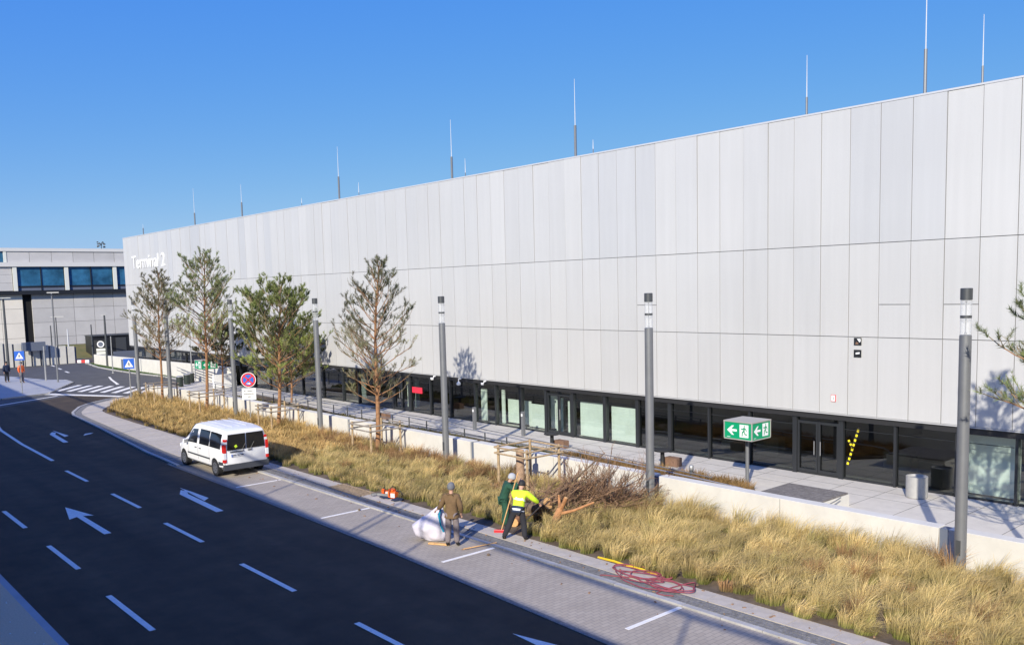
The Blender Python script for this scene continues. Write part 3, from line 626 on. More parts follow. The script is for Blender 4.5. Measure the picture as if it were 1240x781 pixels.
# ================================================================== EXIT SIGNS
def man(mb, f, s=1.0):
    # running figure polygons in a unit square (0..1)
    P = [[(.42, .80), (.50, .80), (.54, .86), (.50, .92), (.42, .92), (.38, .86)],
         [(.40, .78), (.56, .76), (.58, .48), (.42, .48)], [(.42, .76), (.24, .66), (.18, .50), (.25, .48), (.31, .60), (.44, .66)],
         [(.55, .75), (.72, .66), (.82, .72), (.86, .66), (.72, .56), (.55, .64)],
         [(.44, .50), (.36, .32), (.14, .30), (.14, .22), (.42, .23), (.54, .46)], [(.46, .50), (.62, .36), (.66, .10), (.76, .10), (.73, .42), (.58, .52)]]
    for p in P: mb.add([f(a, b) for a, b in p], [tuple(range(len(p)))])
def exit_sign(loc, lb, s=1.1, zb=1.63, hgt=.56, flip=False):
    t = thing('exit_sign', lb, 'exit sign', loc, group='green emergency exit signs')
    MB().tube([(0, 0, 0), (0, 0, zb)], .065, 12).build('pole', 'steel', t, True)
    MB().box((0, 0, zb+hgt/2), (s, s, hgt)).build('sign_box', 'green', t)
    MB().box((0, 0, zb+hgt+.022), (s+.05, s+.05, .04)).build('cap', 'sigbox', t)
    MB().box((0, 0, zb-.02), (s+.02, s+.02, .035)).build('bottom_frame', 'sigbox', t)
    for sx in (-1, 1):
        for sy in (-1, 1): MB().box((sx*s/2, sy*s/2, zb+hgt/2), (.035, .035, hgt)).build('corner_strip', 'sigbox', t)
    h = s/2
    faces = [lambda u, v, e=.004: (-h+u*s, -h-e, zb+v*hgt), lambda u, v, e=.004: (h+e, -h+u*s, zb+v*hgt),
             lambda u, v, e=.004: (h-u*s, h+e, zb+v*hgt), lambda u, v, e=.004: (-h-e, h-u*s, zb+v*hgt)]
    for fc in faces:
        a = MB(); pts = [(.08, .5), (.24, .82), (.24, .60), (.46, .60), (.46, .42), (.24, .42), (.24, .20)]
        pts = [(.10, .50), (.28, .80), (.36, .80), (.26, .58), (.46, .58), (.46, .44), (.26, .44), (.36, .22), (.28, .22)]
        a.add([fc(*p) for p in pts], [(0, 3, 2, 1), (0, 8, 7, 6), (0, 6, 5, 4, 3)]); a.build('arrow', 'white', t)
        w = MB().add([fc(.56, .12), fc(.88, .12), fc(.88, .90), fc(.56, .90)], [(0, 1, 2, 3)]).build('white_field', 'white', t)
        m2 = MB(); man(m2, lambda p, q: fc(.56+.32*(1-p)*1.0, .10+q*.82, .008)); m2.build('running_figure', 'green', w)
        MB().add([fc(.10, .07), fc(.22, .07), fc(.22, .10), fc(.10, .10)], [(0, 1, 2, 3)]).build('small_print', 'white', t)
exit_sign((-17.43, 25.8, .05), 'large green box exit sign with arrow and running figure, on the plaza bed')
exit_sign((-65.9, 26.4, .02), 'far small green exit sign beside the pale ramp wall behind the second pine', s=1.25, zb=1.45, hgt=.62)

# ================================================================== TRAFFIC SIGNS
def ped_sign(loc, rz, lb, h=2.9):
    t = thing('crossing_sign', lb, 'road sign', loc, rz, group='blue pedestrian crossing signs')
    MB().tube([(0, 0, 0), (0, 0, h)], .038, 8).build('post', 'steel_l', t)
    z = h-.34; s = .34
    MB().box((0, -.05, z), (s*2, .03, s*2)).build('board', 'signblue', t, bevel=.004)
    tr = MB().add([(-.27, -.069, z-.23), (.27, -.069, z-.23), (0, -.069, z+.25)], [(0, 1, 2)]).build('white_triangle', 'white', t)
    g = MB(); f = lambda u, v: (-.13+u*.26, -.073, z-.21+v*.34); man(g, f); g.build('walking_figure', 'black', tr)
ped_sign((-61.3, 19.3, .03), R(62), 'blue pedestrian crossing sign between the zebra crossing and the grass bed')
ped_sign((-73.2, 15.3, .1), R(62), 'blue pedestrian crossing sign in front of the worker in orange', 3.15)
t = thing('no_stopping_sign', 'round red and blue no-stopping sign with white plate, behind the van', 'road sign', (-45.02, 20.3, .03), R(52))
MB().tube([(0, 0, 0), (0, 0, 2.72)], .035, 10).build('post', 'steel_l', t, True)
def disc(r, y, k=32, r0=0):
    vs = [(r*math.cos(2*math.pi*i/k), y, 2.4+r*math.sin(2*math.pi*i/k)) for i in range(k)]; return vs
def disco(nm, m_, r, y0, par, k=32):
    a = disc(r, y0, k); b = disc(r, y0+.012, k); mb = MB().add(a+b, [tuple(range(k)), tuple(range(k, 2*k))[::-1]]+[(i, k+i, k+(i+1) % k, (i+1) % k) for i in range(k)]); return mb.build(nm, m_, par)
disco('disc_back', 'white', .40, -.065, t); disco('disc_red', 'signred', .37, -.072, t); bl = disco('disc_blue', 'signblue', .285, -.079, t)
for a in (45, -45):
    c, s_ = math.cos(R(a)), math.sin(R(a)); hw = .04
    q = [(u*c-v*s_, -.081, 2.4+u*s_+v*c) for u, v in ((-.29, -hw), (.29, -hw), (.29, hw), (-.29, hw))]
    MB().add(q, [(0, 1, 2, 3)]).build('red_bar', 'signred', t)
MB().add([(-.10, -.084, 2.19), (.03, -.084, 2.17), (.03, -.084, 2.14), (.13, -.084, 2.20), (.03, -.084, 2.26), (.03, -.084, 2.23), (-.10, -.084, 2.22)], [(0, 1, 2, 3, 4, 5, 6)]).build('white_arrow', 'white', t)
MB().box((0, -.055, 1.64), (.74, .02, .62)).build('plate', 'white', t)
for (y_, segs) in ((1.80, [(-.26, -.18), (-.08, .20)]), (1.65, [(-.28, .27)]), (1.49, [(-.07, .08)])):
    for a, b in segs:
        q = MB(); x = a
        while x < b: w = random.uniform(.022, .04); q.b2((x, -.069, y_-.03), (x+w*.62, -.0655, y_+.03*random.uniform(.6, 1.2))); x += w
        q.build('small_print', 'black', t)
# round sign with plates near the portal
t = thing('speed_board', 'dark board with a small round sign and three pale plates by the camera mast', 'road sign', (-101.0, 29.0, 0), R(65))
MB().box((0, 0, 1.35), (1.3, .08, 2.3)).build('board', 'black', t); MB().tube([(0, .08, -.1), (0, .08, .4)], .05, 8).build('post', 'steel_d', t)
mb = MB(); k = 20; mb.add([(.36*math.cos(6.283*i/k), -.05, 2.05+.36*math.sin(6.283*i/k)) for i in range(k)], [tuple(range(k))]); mb.build('round_sign', 'white', t)
mb = MB(); mb.add([(.25*math.cos(6.283*i/k), -.056, 2.05+.25*math.sin(6.283*i/k)) for i in range(k)], [tuple(range(k))]); mb.build('sign_centre', 'bluegrey', t)
for z in (1.45, 1.1, .75): MB().box((0, -.05, z), (.9, .02, .28)).build('plate', 'farpost', t)

# ================================================================== FAR BUILDING
FB = thing('far_building', 'grey panelled building with a band of blue windows at the far left', 'building', (-122, 30, 0))
def fy(y): return y-30
def fbox(nm, m_, y0, y1, z0, z1, x0=-.3, x1=0.0): return MB().b2((x0, fy(y0), z0), (x1, fy(y1), z1)).build(nm, m_, FB)
MB().b2((-30, fy(8), .9), (-.62, fy(60), 13.0)).build('core', 'backing', FB)
fbox('roof_coping', 'facledge', 8, 60, 12.95, 13.35, -.5, .12)
for i in range(14): fbox('upper_panel', 'facpanel', 24.95+i*2.5+.02, 24.95+(i+1)*2.5-.02, 11.62, 12.93)
fbox('upper_window', 'farglass', 16, 24.6, 11.62, 12.93, -.3, -.1); fbox('upper_window_post', 'farpost', 24.6, 24.93, 11.62, 12.93, -.3, .05)
fbox('ledge', 'facledge', 8, 60, 11.08, 11.60, -.4, .25)
for i in range(7):
    for zz in ((8.15, 9.1), (9.12, 10.1), (10.12, 11.06)): fbox('side_panel', 'facpanel', 25.4-(i+1)*2.5+.02, 25.4-i*2.5-.02, *zz)
for i in range(4):
    y0 = 25.9+i*5.85; fbox('window_post', 'farpost', y0-.45, y0, 8.12, 11.07, -.3, .14)
    for j in range(2):
        a = y0+j*2.7; b = a+2.7
        w = fbox('window', 'farglass', a+.06, b-.06, 8.62, 11.05, -.3, -.12)
        fr = MB(); fr.b2((-.13, fy(b-.06), 8.12), (-.03, fy(b+.06), 11.07)); fr.b2((-.13, fy(a), 8.55), (-.03, fy(b-.07), 8.72)); fr.build('window_frame', 'black', FB)
        fbox('lower_glazing', 'bluegrey', a+.06, b-.06, 8.14, 8.54, -.3, -.12)
        for q in range(3): yy = a+.4+q*.8+random.uniform(-.2, .2); fbox('blind', 'mint', yy, yy+random.uniform(.08, .3), 8.9, random.uniform(10, 10.9), -.34, -.31)
fbox('dark_band', 'black', 8, 60, 7.66, 8.10, -.6, .28)
rows = [(5.93, 7.64), (4.15, 5.9), (2.3, 4.12), (1.2, 2.27)]
for (z0, z1) in rows:
    y = 27.4
    while y < 41: fbox('facade_panel', 'facpanel', y+.02, y+2.4, z0, z1, -.6, -.35+random.uniform(0, .015)); y += 2.42
    y = 26.4
    while y > 12: fbox('facade_panel', 'facpanel_w', y-2.4, y-.02, z0, z1, -.6, -.35+random.uniform(0, .015)); y -= 2.42
fbox('gap_shade', 'void', 26.4, 27.4, .2, 7.65, -.8, -.58)  # recess shade put into the colour of this near-black face
fbox('shade_band', 'black', 27.4, 60, .3, 1.18, -1.2, -.7)  # black strip painted as the shadow band under the panels
# little plant cluster on the far roof
t = thing('roof_shrub', 'small dark aerial cluster on the flat roof edge of the far building', 'aerial', (-122.5, 36.1, 13.3))
mb = MB()
for i in range(30): a = random.uniform(0, 6.28); mb.box((math.cos(a)*random.uniform(0, .45), math.sin(a)*.45, random.uniform(.2, 1.0)), (.15, .12, .12), rz=a)
mb.build('cluster', 'steel_d', t); MB().tube([(0, 0, 0), (0, 0, .8)], .05, 6).build('stem', 'steel_d', t)
# embankment, portal, left wall
mb = MB().add([(-119.5, 25, -.05), (-111, 26.5, -.05), (-111.5, 31, -.05), (-114, 41, -.05), (-119.5, 41, -.05), (-119.5, 25, 1.3), (-119.5, 41, 1.3)], [(0, 1, 5), (1, 2, 5), (2, 6, 5), (2, 3, 6), (3, 4, 6)])
struct(mb.build('embankment', mat('dry_slope', (.20, .155, .06), 1, col2=(.11, .12, .035), vscale=.6)))
t = thing('tunnel_portal', 'black underpass portal below the corner of the terminal', 'portal', (-112, 33.6, 0))
MB().b2((-3, -2.3, -.1), (0, 4.5, 2.45)).build('black_box', 'black', t)
MB().b2((.003, .3, .2), (.05, 1.5, 2.2)).build('grey_shutter', 'steel_d', t); MB().b2((-3, -2.4, 2.46), (.15, 4.5, 2.56)).build('roof_slab', 'steel_d', t)
t = thing('ramp_parapet', 'blue grey low ramp parapet in the shade before the black portal', 'low wall', (-108, 33.6, 0))
MB().b2((-.2, -1.2, -.1), (0, 4.2, .75)).build('parapet', 'bluegrey', t)
t = thing('left_wall', 'pale concrete wall with dark slots at the left edge, below the far building', 'wall', (-104, 20, 0))
for i in range(12):
    y = -3.0+i*.86; h = 2.9-(y+3)*.11
    MB().b2((-.2, y, -.1), (0, y+.66, h)).build('wall_panel', 'concrete', t)
    MB().b2((-.3, y+.661, -.1), (-.12, y+.859, h-.1)).build('dark_slot', 'bluegrey', t)
t = thing('dark_cabinet', 'blue black box on posts behind the pale left wall', 'cabinet', (-103.4, 22.8, 0))
MB().b2((-.2, -.9, 1.65), (.3, 1.3, 2.55)).build('box', 'bluegrey', t)
for y in (-.7, 1.1): MB().tube([(0, y, -.1), (0, y, 1.66)], .06, 6).build('leg', 'steel_d', t)
for k, (x, y) in enumerate([(-103.0, 27.1), (-104.6, 28.1)][:1]):
    t = thing('road_barrier', 'low red and white barrier block at the far side of the road', 'barrier', (-104, 27.6, 0), R(45))
    for i in range(6): MB().b2((-1.6+i*.45, -.10, -.05), (-1.6+i*.45+.44, .10, .30)).build('block', 'redwhite_r' if i % 2 == 0 else 'white', t)

# ramp wall in front of the terminal's far end, with handrails
t = thing('ramp_wall', 'long pale wall with slanting handrails in front of the far end of the terminal', 'wall', (-78, 27.95, 0))
mb = MB(); mb.add([(-22, 0, -.05), (13, 0, -.05), (13, .28, -.05), (-22, .28, -.05), (-22, 0, 1.05), (13, 0, 1.45), (13, .28, 1.45), (-22, .28, 1.05)], [(3, 2, 1, 0), (4, 5, 6, 7), (0, 1, 5, 4), (1, 2, 6, 5), (2, 3, 7, 6), (3, 0, 4, 7)])
mb.build('wall_body', 'concrete', t)
MB().b2((13.0, -1.5, -.05), (13.25, .28, 1.0)).build('end_block', 'white', t)
for x in (-13, -12): MB().b2((x, -.03, 0), (x+.5, -.002, .95)).build('niche', 'bluegrey', t)
for j in range(3):
    MB().tube([(6.0, -.25-.0*j, 1.25-.22*j), (12.5, -.25, .75-.22*j)], .025, 6).build('handrail', 'steel', t)
    if j < 2: MB().tube([(3.0, -.45, 1.0-.25*j), (9.5, -.45, .40-.20*j)], .025, 6).build('handrail', 'steel', t)
for x in (6.0, 8.2, 10.4, 12.4): MB().tube([(x, -.25, 0), (x, -.25, 1.25-(x-6)*.077)], .022, 6).build('rail_post', 'steel', t)
# bins
for k, (x, y) in enumerate([(-68.3, 25.2), (-69.7, 26.3), (-70.7, 27.0)]):
    lb = ['nearest of three dark cylindrical bins at the plaza corner', 'middle of three dark cylindrical bins at the plaza corner', 'farthest of three dark cylindrical bins at the plaza corner'][k]
    t = thing('litter_bin', lb, 'bin', (x, y, .02), group='three dark bins at the plaza corner')
    MB().lathe((0, 0, 0), [(.24, 0), (.26, .05), (.26, .72), (.24, .74)], 16).build('body', 'bin', t, True); MB().lathe((0, 0, .745), [(.27, 0), (.27, .04), (.15, .09)], 16).build('lid', 'steel_l', t, True)
# grey bin in front of the glass
t = thing('grey_planter', 'grey rounded metal bin standing against the glass right of the hazard tape', 'bin', (-12.5, 27.85, .015))
MB().lathe((0, 0, 0), [(.31, 0), (.33, .02), (.33, .68), (.30, .68), (.29, .62), (.1, .60)], 24).build('body', 'binsteel', t, True)
# plaza posts
for x, y, lb in ((-30.85, 27.4, 'square pale post before the double door with mint screens'), (-33.9, 26.9, 'square pale post left of the other one, before the mint glazed bay')):
    t = thing('door_post', lb, 'post', (x, y, .015)); MB().box((0, 0, .58), (.15, .15, 1.16)).build('shaft', 'steel', t, bevel=.008); MB().box((.0, -.08, 1.0), (.09, .02, .12)).build('button_plate', 'white', t)
t = thing('bollard_light', 'small silver bollard lamp in the plaza bed left of the exit sign', 'bollard lamp', (-18.9, 24.6, .08))
MB().lathe((0, 0, 0), [(.07, 0), (.07, .42)], 14).build('shaft', 'steel_d', t, True); MB().lathe((0, 0, .42), [(.075, 0), (.085, .02), (.085, .14), (.06, .17)], 14).build('lamp_head', 'steel_l', t, True)
for k, (x, y) in enumerate([(-27.3, 26.45), (-21.3, 26.6), (-40.9, 26.2)]):
    nmx = ['left of the middle double door', 'behind the lamp post right of the brushwood', 'below the red panel'][k]
    t = thing('block_bench', 'brown wooden block seat on the plaza '+nmx, 'bench', (x, y, .015), group='brown block seats on the plaza')
    for j in range(4): MB().b2((-.3+j*.15, -.17, 0), (-.3+j*.15+.143, .17, .33)).build('wood_block', 'boxwood', t, bevel=.006)
    t = thing('pedestal_ashtray', 'black flat-topped pedestal beside the brown seat '+nmx, 'ashtray', (x-.28, y-.30, .015), group='black pedestals on the plaza')
    MB().lathe((0, 0, 0), [(.14, 0), (.09, .04), (.08, .52), (.13, .58)], 14).build('pedestal', 'black', t, True); MB().lathe((0, 0, .585), [(.33, 0), (.35, .02), (.35, .06), (.3, .07)], 20).build('top', 'black', t, True)
# timber platform
t = thing('timber_platform', 'low platform with weathered grey planks and a pale concrete edge on the plaza', 'platform', (-14.45, 24.35, .012))
MB().prism([(-1.0, -1.0), (.95, -1.0), (1.0, 1.0), (-1.15, 1.0)], 0, .37).build('concrete_base', 'concrete', t)
for j in range(10):
    MB().b2((-1.08+.0*j, -1.0+j*.2+.006, .372), (.96, -1.0+(j+1)*.2-.006, .42)).build('plank', 'deckwood', t)
t2 = thing('platform_rail', 'bent thin metal tube at the right edge of the timber platform', 'rail', (-13.3, 23.6, .012))
MB().tube([(0, 0, 0), (0, 0, .32), (.03, .6, .4), (.03, .9, .45)], .02, 6).build('tube', 'steel', t2)
# plaza handrail
t = thing('plaza_railing', 'long low two-bar metal railing running along the plaza planting behind the low wall', 'railing', (0, 24.0, 0))
prof = lambda x: np.interp(x, [-62, -44, -35, -27.75, -16.6], [1.0, .90, .88, .72, .36])
xs_ = list(np.arange(-60, -16.5, 1.45))
top = [(x, 0, float(prof(x))) for x in xs_]+[(-16.4, 0, .34), (-16.15, 0, .26), (-16.1, 0, .08)]
MB().tube(top, .024, 6).build('top_bar', 'steel_l', t, True)
MB().tube([(x, .02, float(prof(x))-.22) for x in xs_], .02, 6).build('lower_bar', 'steel', t, True)
MB().tube([(x, .5, float(prof(x))-.02) for x in xs_], .02, 6).build('rear_bar', 'steel', t, True)
for x in xs_: MB().box((x, .0, float(prof(x))/2), (.055, .03, float(prof(x))-.03)).build('rail_post', 'steel_d', t)

# ================================================================== GRASS
def tufts(name, centers, hts, nb, width, straw, green, parent=None, lean=(-.25, .1), spread=.62, basew=.17):
    Vs = []; Cs = []; Fs = []; off = 0
    for (cx, cy), H, n in zip(centers, hts, nb):
        a = rng.uniform(0, 2*np.pi, n); rad = np.sqrt(rng.uniform(0, 1, n))*basew
        bx = cx+rad*np.cos(a); by = cy+rad*np.sin(a)
        L = H*rng.uniform(.6, 1.15, n); out = spread*rng.uniform(.1, 1.1, n)
        lx = lean[0]*rng.uniform(.6, 1.5)+rng.normal(0, .08); ly = lean[1]+rng.normal(0, .08)
        dx = out*np.cos(a)+lx; dy = out*np.sin(a)+ly
        h1 = L*.55; h2 = L*np.clip(1.0-.35*np.hypot(dx, dy)**2, .35, 1)
        p0 = np.stack([bx, by, np.full(n, .02)], 1)
        p1 = np.stack([bx+dx*L*.28, by+dy*L*.28, h1], 1); p2 = np.stack([bx+dx*L*.95, by+dy*L*.95, h2*rng.uniform(.75, 1.0, n)], 1)
        wa = rng.uniform(0, 2*np.pi, n); wv = np.stack([np.cos(wa), np.sin(wa), np.zeros(n)], 1)*width*rng.uniform(.6, 1.3, n)[:, None]
        V = np.stack([p0-wv, p0+wv, p1-wv*.9, p1+wv*.9, p2], 1).reshape(-1, 3)
        idx = off+np.arange(n)[:, None]*5
        Fs.append(np.concatenate([idx+np.array([[0, 1, 3]]), idx+np.array([[0, 3, 2]]), idx+np.array([[2, 3, 4]])]))
        t = rng.uniform(0, 1, n)[:, None]; tone = rng.uniform(.62, 1.22)
        st = np.array(straw)*tone*rng.uniform(.75, 1.25, n)[:, None]; gr = np.array(green)*rng.uniform(.7, 1.3, n)[:, None]
        mixg = np.clip(rng.normal(.35, .25), 0, 1)
        c0 = gr; c1 = st*(1-.45*mixg)+gr*.45*mixg; c2 = st
        Cs.append(np.stack([c0, c0, c1, c1, c2], 1).reshape(-1, 3)); Vs.append(V); off += n*5
    return numpy_mesh(name, np.concatenate(Vs), np.concatenate(Fs), 'blade', np.concatenate(Cs), parent)
cen = []; ht = []; nb = []; cen_b = []; ht_b = []; nb_b = []
x = -64.5
while x < 6:
    step = .37 if x > -40 else .44
    y = 16.10
    while y < 21.15:
        px = x+rng.uniform(-.2, .2); py = y+rng.uniform(-.2, .2)
        ymin = np.interp(px, [-65.5, -64.2, -62.6, -60.2, -58.8, -57.2, -53.6, -48], [21.4, 20.6, 19.6, 17.9, 17.1, 16.6, 16.3, 16.14])
        ok = py > ymin and not (-20.6 < px < -17.8 and 16.9 < py < 18.3 and rng.uniform() < .5) and not (-19.6 < px < -18.7 and py < 16.9)
        if ok and rng.uniform() < .88:
            dist = math.hypot(px, py); H = rng.uniform(.42, .78) if px > -18 else rng.uniform(.34, .64)
            if py < 16.45: H *= .8
            if py > 20.2: H *= 1.25
            n = int(np.interp(dist, [15, 30, 50, 70], [240, 150, 70, 36]))
            brown = (-38 < px < -22 and py > 19.3 and rng.uniform() < .55) or rng.uniform() < .03
            if brown: cen_b.append((px, py)); ht_b.append(H*.95); nb_b.append(int(n*.8))
            else: cen.append((px, py)); ht.append(H); nb.append(n)
        y += step
    x += step
w = .0055
near_i = [i for i, c in enumerate(cen) if c[0] > -34]; far_i = [i for i, c in enumerate(cen) if c[0] <= -34]
def sub(L, I): return [L[i] for i in I]
o = tufts('feather_grass', sub(cen, near_i), sub(ht, near_i), sub(nb, near_i), .0048, (.76, .58, .27), (.22, .26, .06), lean=(.36, .10))
tag(o, 'wispy straw coloured feather grass filling the near part of the bed along the low wall', 'grass', kind='stuff')
o = tufts('dry_grass', sub(cen, far_i), sub(ht, far_i), sub(nb, far_i), .011, (.70, .49, .21), (.30, .25, .08), lean=(.22, .06))
tag(o, 'golden dry grass filling the far part of the bed behind the van', 'grass', kind='stuff')
o = tufts('brown_grass', cen_b, ht_b, nb_b, .007, (.42, .25, .12), (.18, .14, .06), lean=(.1, .0))
tag(o, 'reddish brown dead plants among the grass near the low wall', 'grass', kind='stuff')
# plaza bed plants
cen = []; ht = []; nb = []
for i in range(420):
    px = rng.uniform(-25.5, -16.0); py = rng.uniform(22.5, 25.3)
    if px > -16.9+.9*(25.4-py)/2: continue
    cen.append((px, py)); ht.append(rng.uniform(.32, .55)); nb.append(55)
o = tufts('brown_grass', cen, ht, nb, .008, (.36, .22, .09), (.20, .15, .06), lean=(0, 0)); tag(o, 'reddish brown ornamental grass around the exit sign pole', 'grass', kind='stuff')
cen = []; ht = []; nb = []
for i in range(700):
    px = rng.uniform(-58, -25); py = rng.uniform(22.6, 25.1)
    cen.append((px, py)); ht.append(rng.uniform(.15, .36)); nb.append(30)
o = tufts('ground_cover', cen, ht, nb, .014, (.20, .16, .06), (.07, .12, .02), lean=(0, 0), spread=.9, basew=.22); tag(o, 'low green and brown ground cover behind the plaza railing', 'ground cover', kind='stuff')
cen = [(rng.uniform(-101, -76), 0) for _ in range(900)]; cen = [(a, np.interp(a, [-102, -95, -88, -79], [28.0, 27.2, 27.1, 27.6])+rng.uniform(-.2, .35)) for a, _ in cen]
o = tufts('verge_grass', cen, [rng.uniform(.06, .12) for _ in cen], [14]*len(cen), .03, (.09, .15, .03), (.05, .10, .02), lean=(0, 0), spread=.9, basew=.3); tag(o, 'short green grass on the verge below the pale ramp wall', 'grass', kind='stuff')

# ================================================================== PINES
def stake_frame(x, y, lb, h=1.3, s=.75, rails=True, wood='woodgrey', skip=()):
    t = thing('stake_frame', lb, 'tree stakes', (x, y, .02), group='timber stake frames around the trees')
    for i, (sx, sy) in enumerate(((-1, -1), (1, -1), (1, 1), (-1, 1))):
        if i in skip: continue
        MB().tube([(sx*s, sy*s, -.05), (sx*s*.99, sy*s*.99, h+.06)], [.052, .048], 10).build('stake', 'wood', t, True)
    k = 0
    for (ax, ay), (bx, by) in (((-1, -1), (1, -1)), ((1, -1), (1, 1)), ((1, 1), (-1, 1)), ((-1, 1), (-1, -1))):
        if k in (skip and (3,)) : k += 1; continue
        for z in (h-.02, h-.22):
            j = 1.08; MB().tube([(ax*s*1.02*(j if ax == bx else 1.12), ay*s*1.02*(j if ay == by else 1.12), z), (bx*s*1.02*(j if ax == bx else 1.12), by*s*1.02*(j if ay == by else 1.12), z+random.uniform(-.02, .02))], .032, 7).build('rail', wood, t, True)
        k += 1
    return t

def pine(x, y, H, Rm, lb, dens=1.0, h0=.30, ncol=(.06, .085, .03), tipdark=(.035, .05, .022), brown=0.0, lean=(.8, 0), seed=1, tr=.10, nw=.009, top_sharp=1.0, tuft=1.0):
    rs = random.Random(seed); t = thing('pine_tree', lb, 'pine tree', (x, y, .02), group='pines along the low wall')
    tk = MB(); n = 12
    def trunk_p(f): return Vector((lean[0]*f**1.3+.07*math.sin(f*5+seed), lean[1]*f+.05*math.sin(f*7), H*f))
    pts = [trunk_p(i/n) for i in range(n+1)]
    tk.tube(pts, [tr*(1-.88*(i/n))+.008 for i in range(n+1)], 10)
    cw = MB(); tips = []
    def branch(p, dirv, L, r, lvl, mb):
        k = 5 if lvl == 0 else 3; pts = [p.copy()]; dv = dirv.normalized(); q = p.copy()
        for i in range(k):
            dv = (dv+Vector((rs.uniform(-.24, .24), rs.uniform(-.24, .24), rs.uniform(-.10, .22) if lvl < 2 else rs.uniform(.0, .35)))).normalized(); q = q+dv*L/k; pts.append(q.copy())
        mb.tube(pts, [r*(1-.75*i/k)+.003 for i in range(k+1)], 5 if lvl == 0 else 3, cap=False)
        if lvl < 2:
            ns = int(max(2, L*(3.9 if lvl == 0 else 4.2)*dens**.5))
            for j in range(ns):
                f = rs.uniform(.30 if lvl == 0 else .2, 1.0); s_ = pts[min(int(f*k), k-1)].lerp(pts[min(int(f*k)+1, k)], f*k % 1)
                side = dv.cross(Vector((0, 0, 1))); side = side.normalized() if side.length > .01 else Vector((1, 0, 0))
                d2 = (dv*.9+side*rs.choice((-1, 1))*rs.uniform(.5, 1.0)+Vector((0, 0, rs.uniform(.0, .6)))).normalized()
                branch(s_, d2, max(.18, L*rs.uniform(.28, .48)*(1.15-f*.4)), r*.42, lvl+1, cw)
        else: tips.append((pts[-1], dv))
        if lvl < 2: tips.append((pts[-1], dv))
    z = h0
    while z < .985:
        rel = (z-h0)/(1-h0)
        prof_ = (.78+.22*math.sin(min(1, rel*2.2)*1.57)+rs.uniform(-.08, .08))*(1-rel**(2.3*top_sharp))+.13
        nbh = rs.choice((4, 4, 5)) if rel < .85 else 4
        a0 = rs.uniform(0, 6.28)
        for j in range(nbh):
            a = a0+6.283*j/nbh+rs.uniform(-.3, .3); L = Rm*1.12*prof_*rs.uniform(.65, 1.15); el = R(rs.uniform(14, 38)+rel*20)
            branch(trunk_p(z), Vector((math.cos(a)*math.cos(el), math.sin(a)*math.cos(el), math.sin(el))), L, tr*.26*(1-rel*.6), 0, tk)
        z += .042*(8.2/H)
    tips.append((pts[-1], Vector((0, 0, 1))))
    tk.build('trunk', 'bark', t, True)
    # needles
    V = []; F = []; C = []; off = 0; nn = 30
    for p, dv in tips:
        if rs.random() > tuft: continue
        rel = p.z/H; k = nn if rel < .7 else int(nn*1.6)
        a = rng.uniform(0, 2*np.pi, k); dvn = np.array(dv); o1 = np.array(dv.orthogonal().normalized()); o2 = np.cross(dvn, o1)
        back = rng.uniform(0, .20, k)[:, None]*dvn
        sp = rng.uniform(.35, 1.0, k)[:, None]; dirs = dvn*(1.1-sp*.5)+(o1*np.cos(a)[:, None]+o2*np.sin(a)[:, None])*sp
        dirs /= np.linalg.norm(dirs, axis=1)[:, None]
        Ln = rng.uniform(.08, .155, k)[:, None]; b = np.array(p)-back; e = b+dirs*Ln
        wv = np.cross(dirs, rng.normal(size=(k, 3))); wv /= np.linalg.norm(wv, axis=1)[:, None]; wv *= nw
        V.append(np.stack([b-wv, b+wv, e], 1).reshape(-1, 3)); idx = off+np.arange(k)[:, None]*3; F.append(idx+np.array([[0, 1, 2]])); off += 3*k
        base_ = np.array(ncol) if rs.random() > brown else np.array((.22, .17, .09))
        if rel > .66 or rs.random() < .10: base_ = base_*.3+np.array(tipdark)*.7
        base_ = base_*rs.uniform(.8, 1.7); C.append(np.repeat(base_[None]*rng.uniform(.8, 1.2, k)[:, None], 3, axis=0))
    cr = numpy_mesh('crown', np.concatenate(V), np.concatenate(F), 'needle', np.concatenate(C), t)
    tw = cw.build('twigs', 'twigolive', cr); tw['kind'] = 'stuff'
    return t
pine(-58.9, 20.5, 8.5, 1.95, 'leftmost thin pine with sparse greyish foliage under the white lettering', dens=1.0, h0=.34, ncol=(.30, .27, .16), tipdark=(.14, .14, .08), brown=.3, lean=(.7, 0), seed=3, tr=.08, nw=.007, tuft=.7)
pine(-51.4, 20.5, 9.4, 2.05, 'tall loose pine second from the left with long bare orange trunk', dens=1.0, h0=.38, ncol=(.34, .38, .15), tipdark=(.14, .17, .07), brown=.12, lean=(.9, 0), seed=11, tr=.095, nw=.007, tuft=.65)
pine(-41.9, 20.4, 7.4, 2.3, 'dense green pine with low bushy crown right of the no-stopping sign', dens=1.3, h0=.29, ncol=(.30, .34, .10), tipdark=(.15, .18, .06), brown=.10, lean=(1.0, 0), seed=5, tr=.10, nw=.009, tuft=.8)
pine(-32.6, 20.4, 8.2, 1.85, 'sparse pine with bright orange trunk and dark tufts at its top, below the facade', dens=.95, h0=.26, ncol=(.27, .27, .14), tipdark=(.035, .05, .025), brown=.3, lean=(.7, 0), seed=8, tr=.105, nw=.005, tuft=.58)
pine(-6.0, 20.5, 8.3, 1.6, 'pine at the right edge, only its leftmost branches in view', dens=1.1, h0=.42, ncol=(.22, .27, .10), tipdark=(.05, .07, .03), brown=.1, lean=(.3, 0), seed=19, tr=.115, nw=.005, tuft=.9)
pine(-63.5, 26.6, 4.6, 1.9, 'small low bushy pine on the plaza behind the second pine from the left', dens=1.2, h0=.32, ncol=(.18, .16, .07), brown=.35, lean=(.3, 0), seed=23, tr=.07, nw=.014)
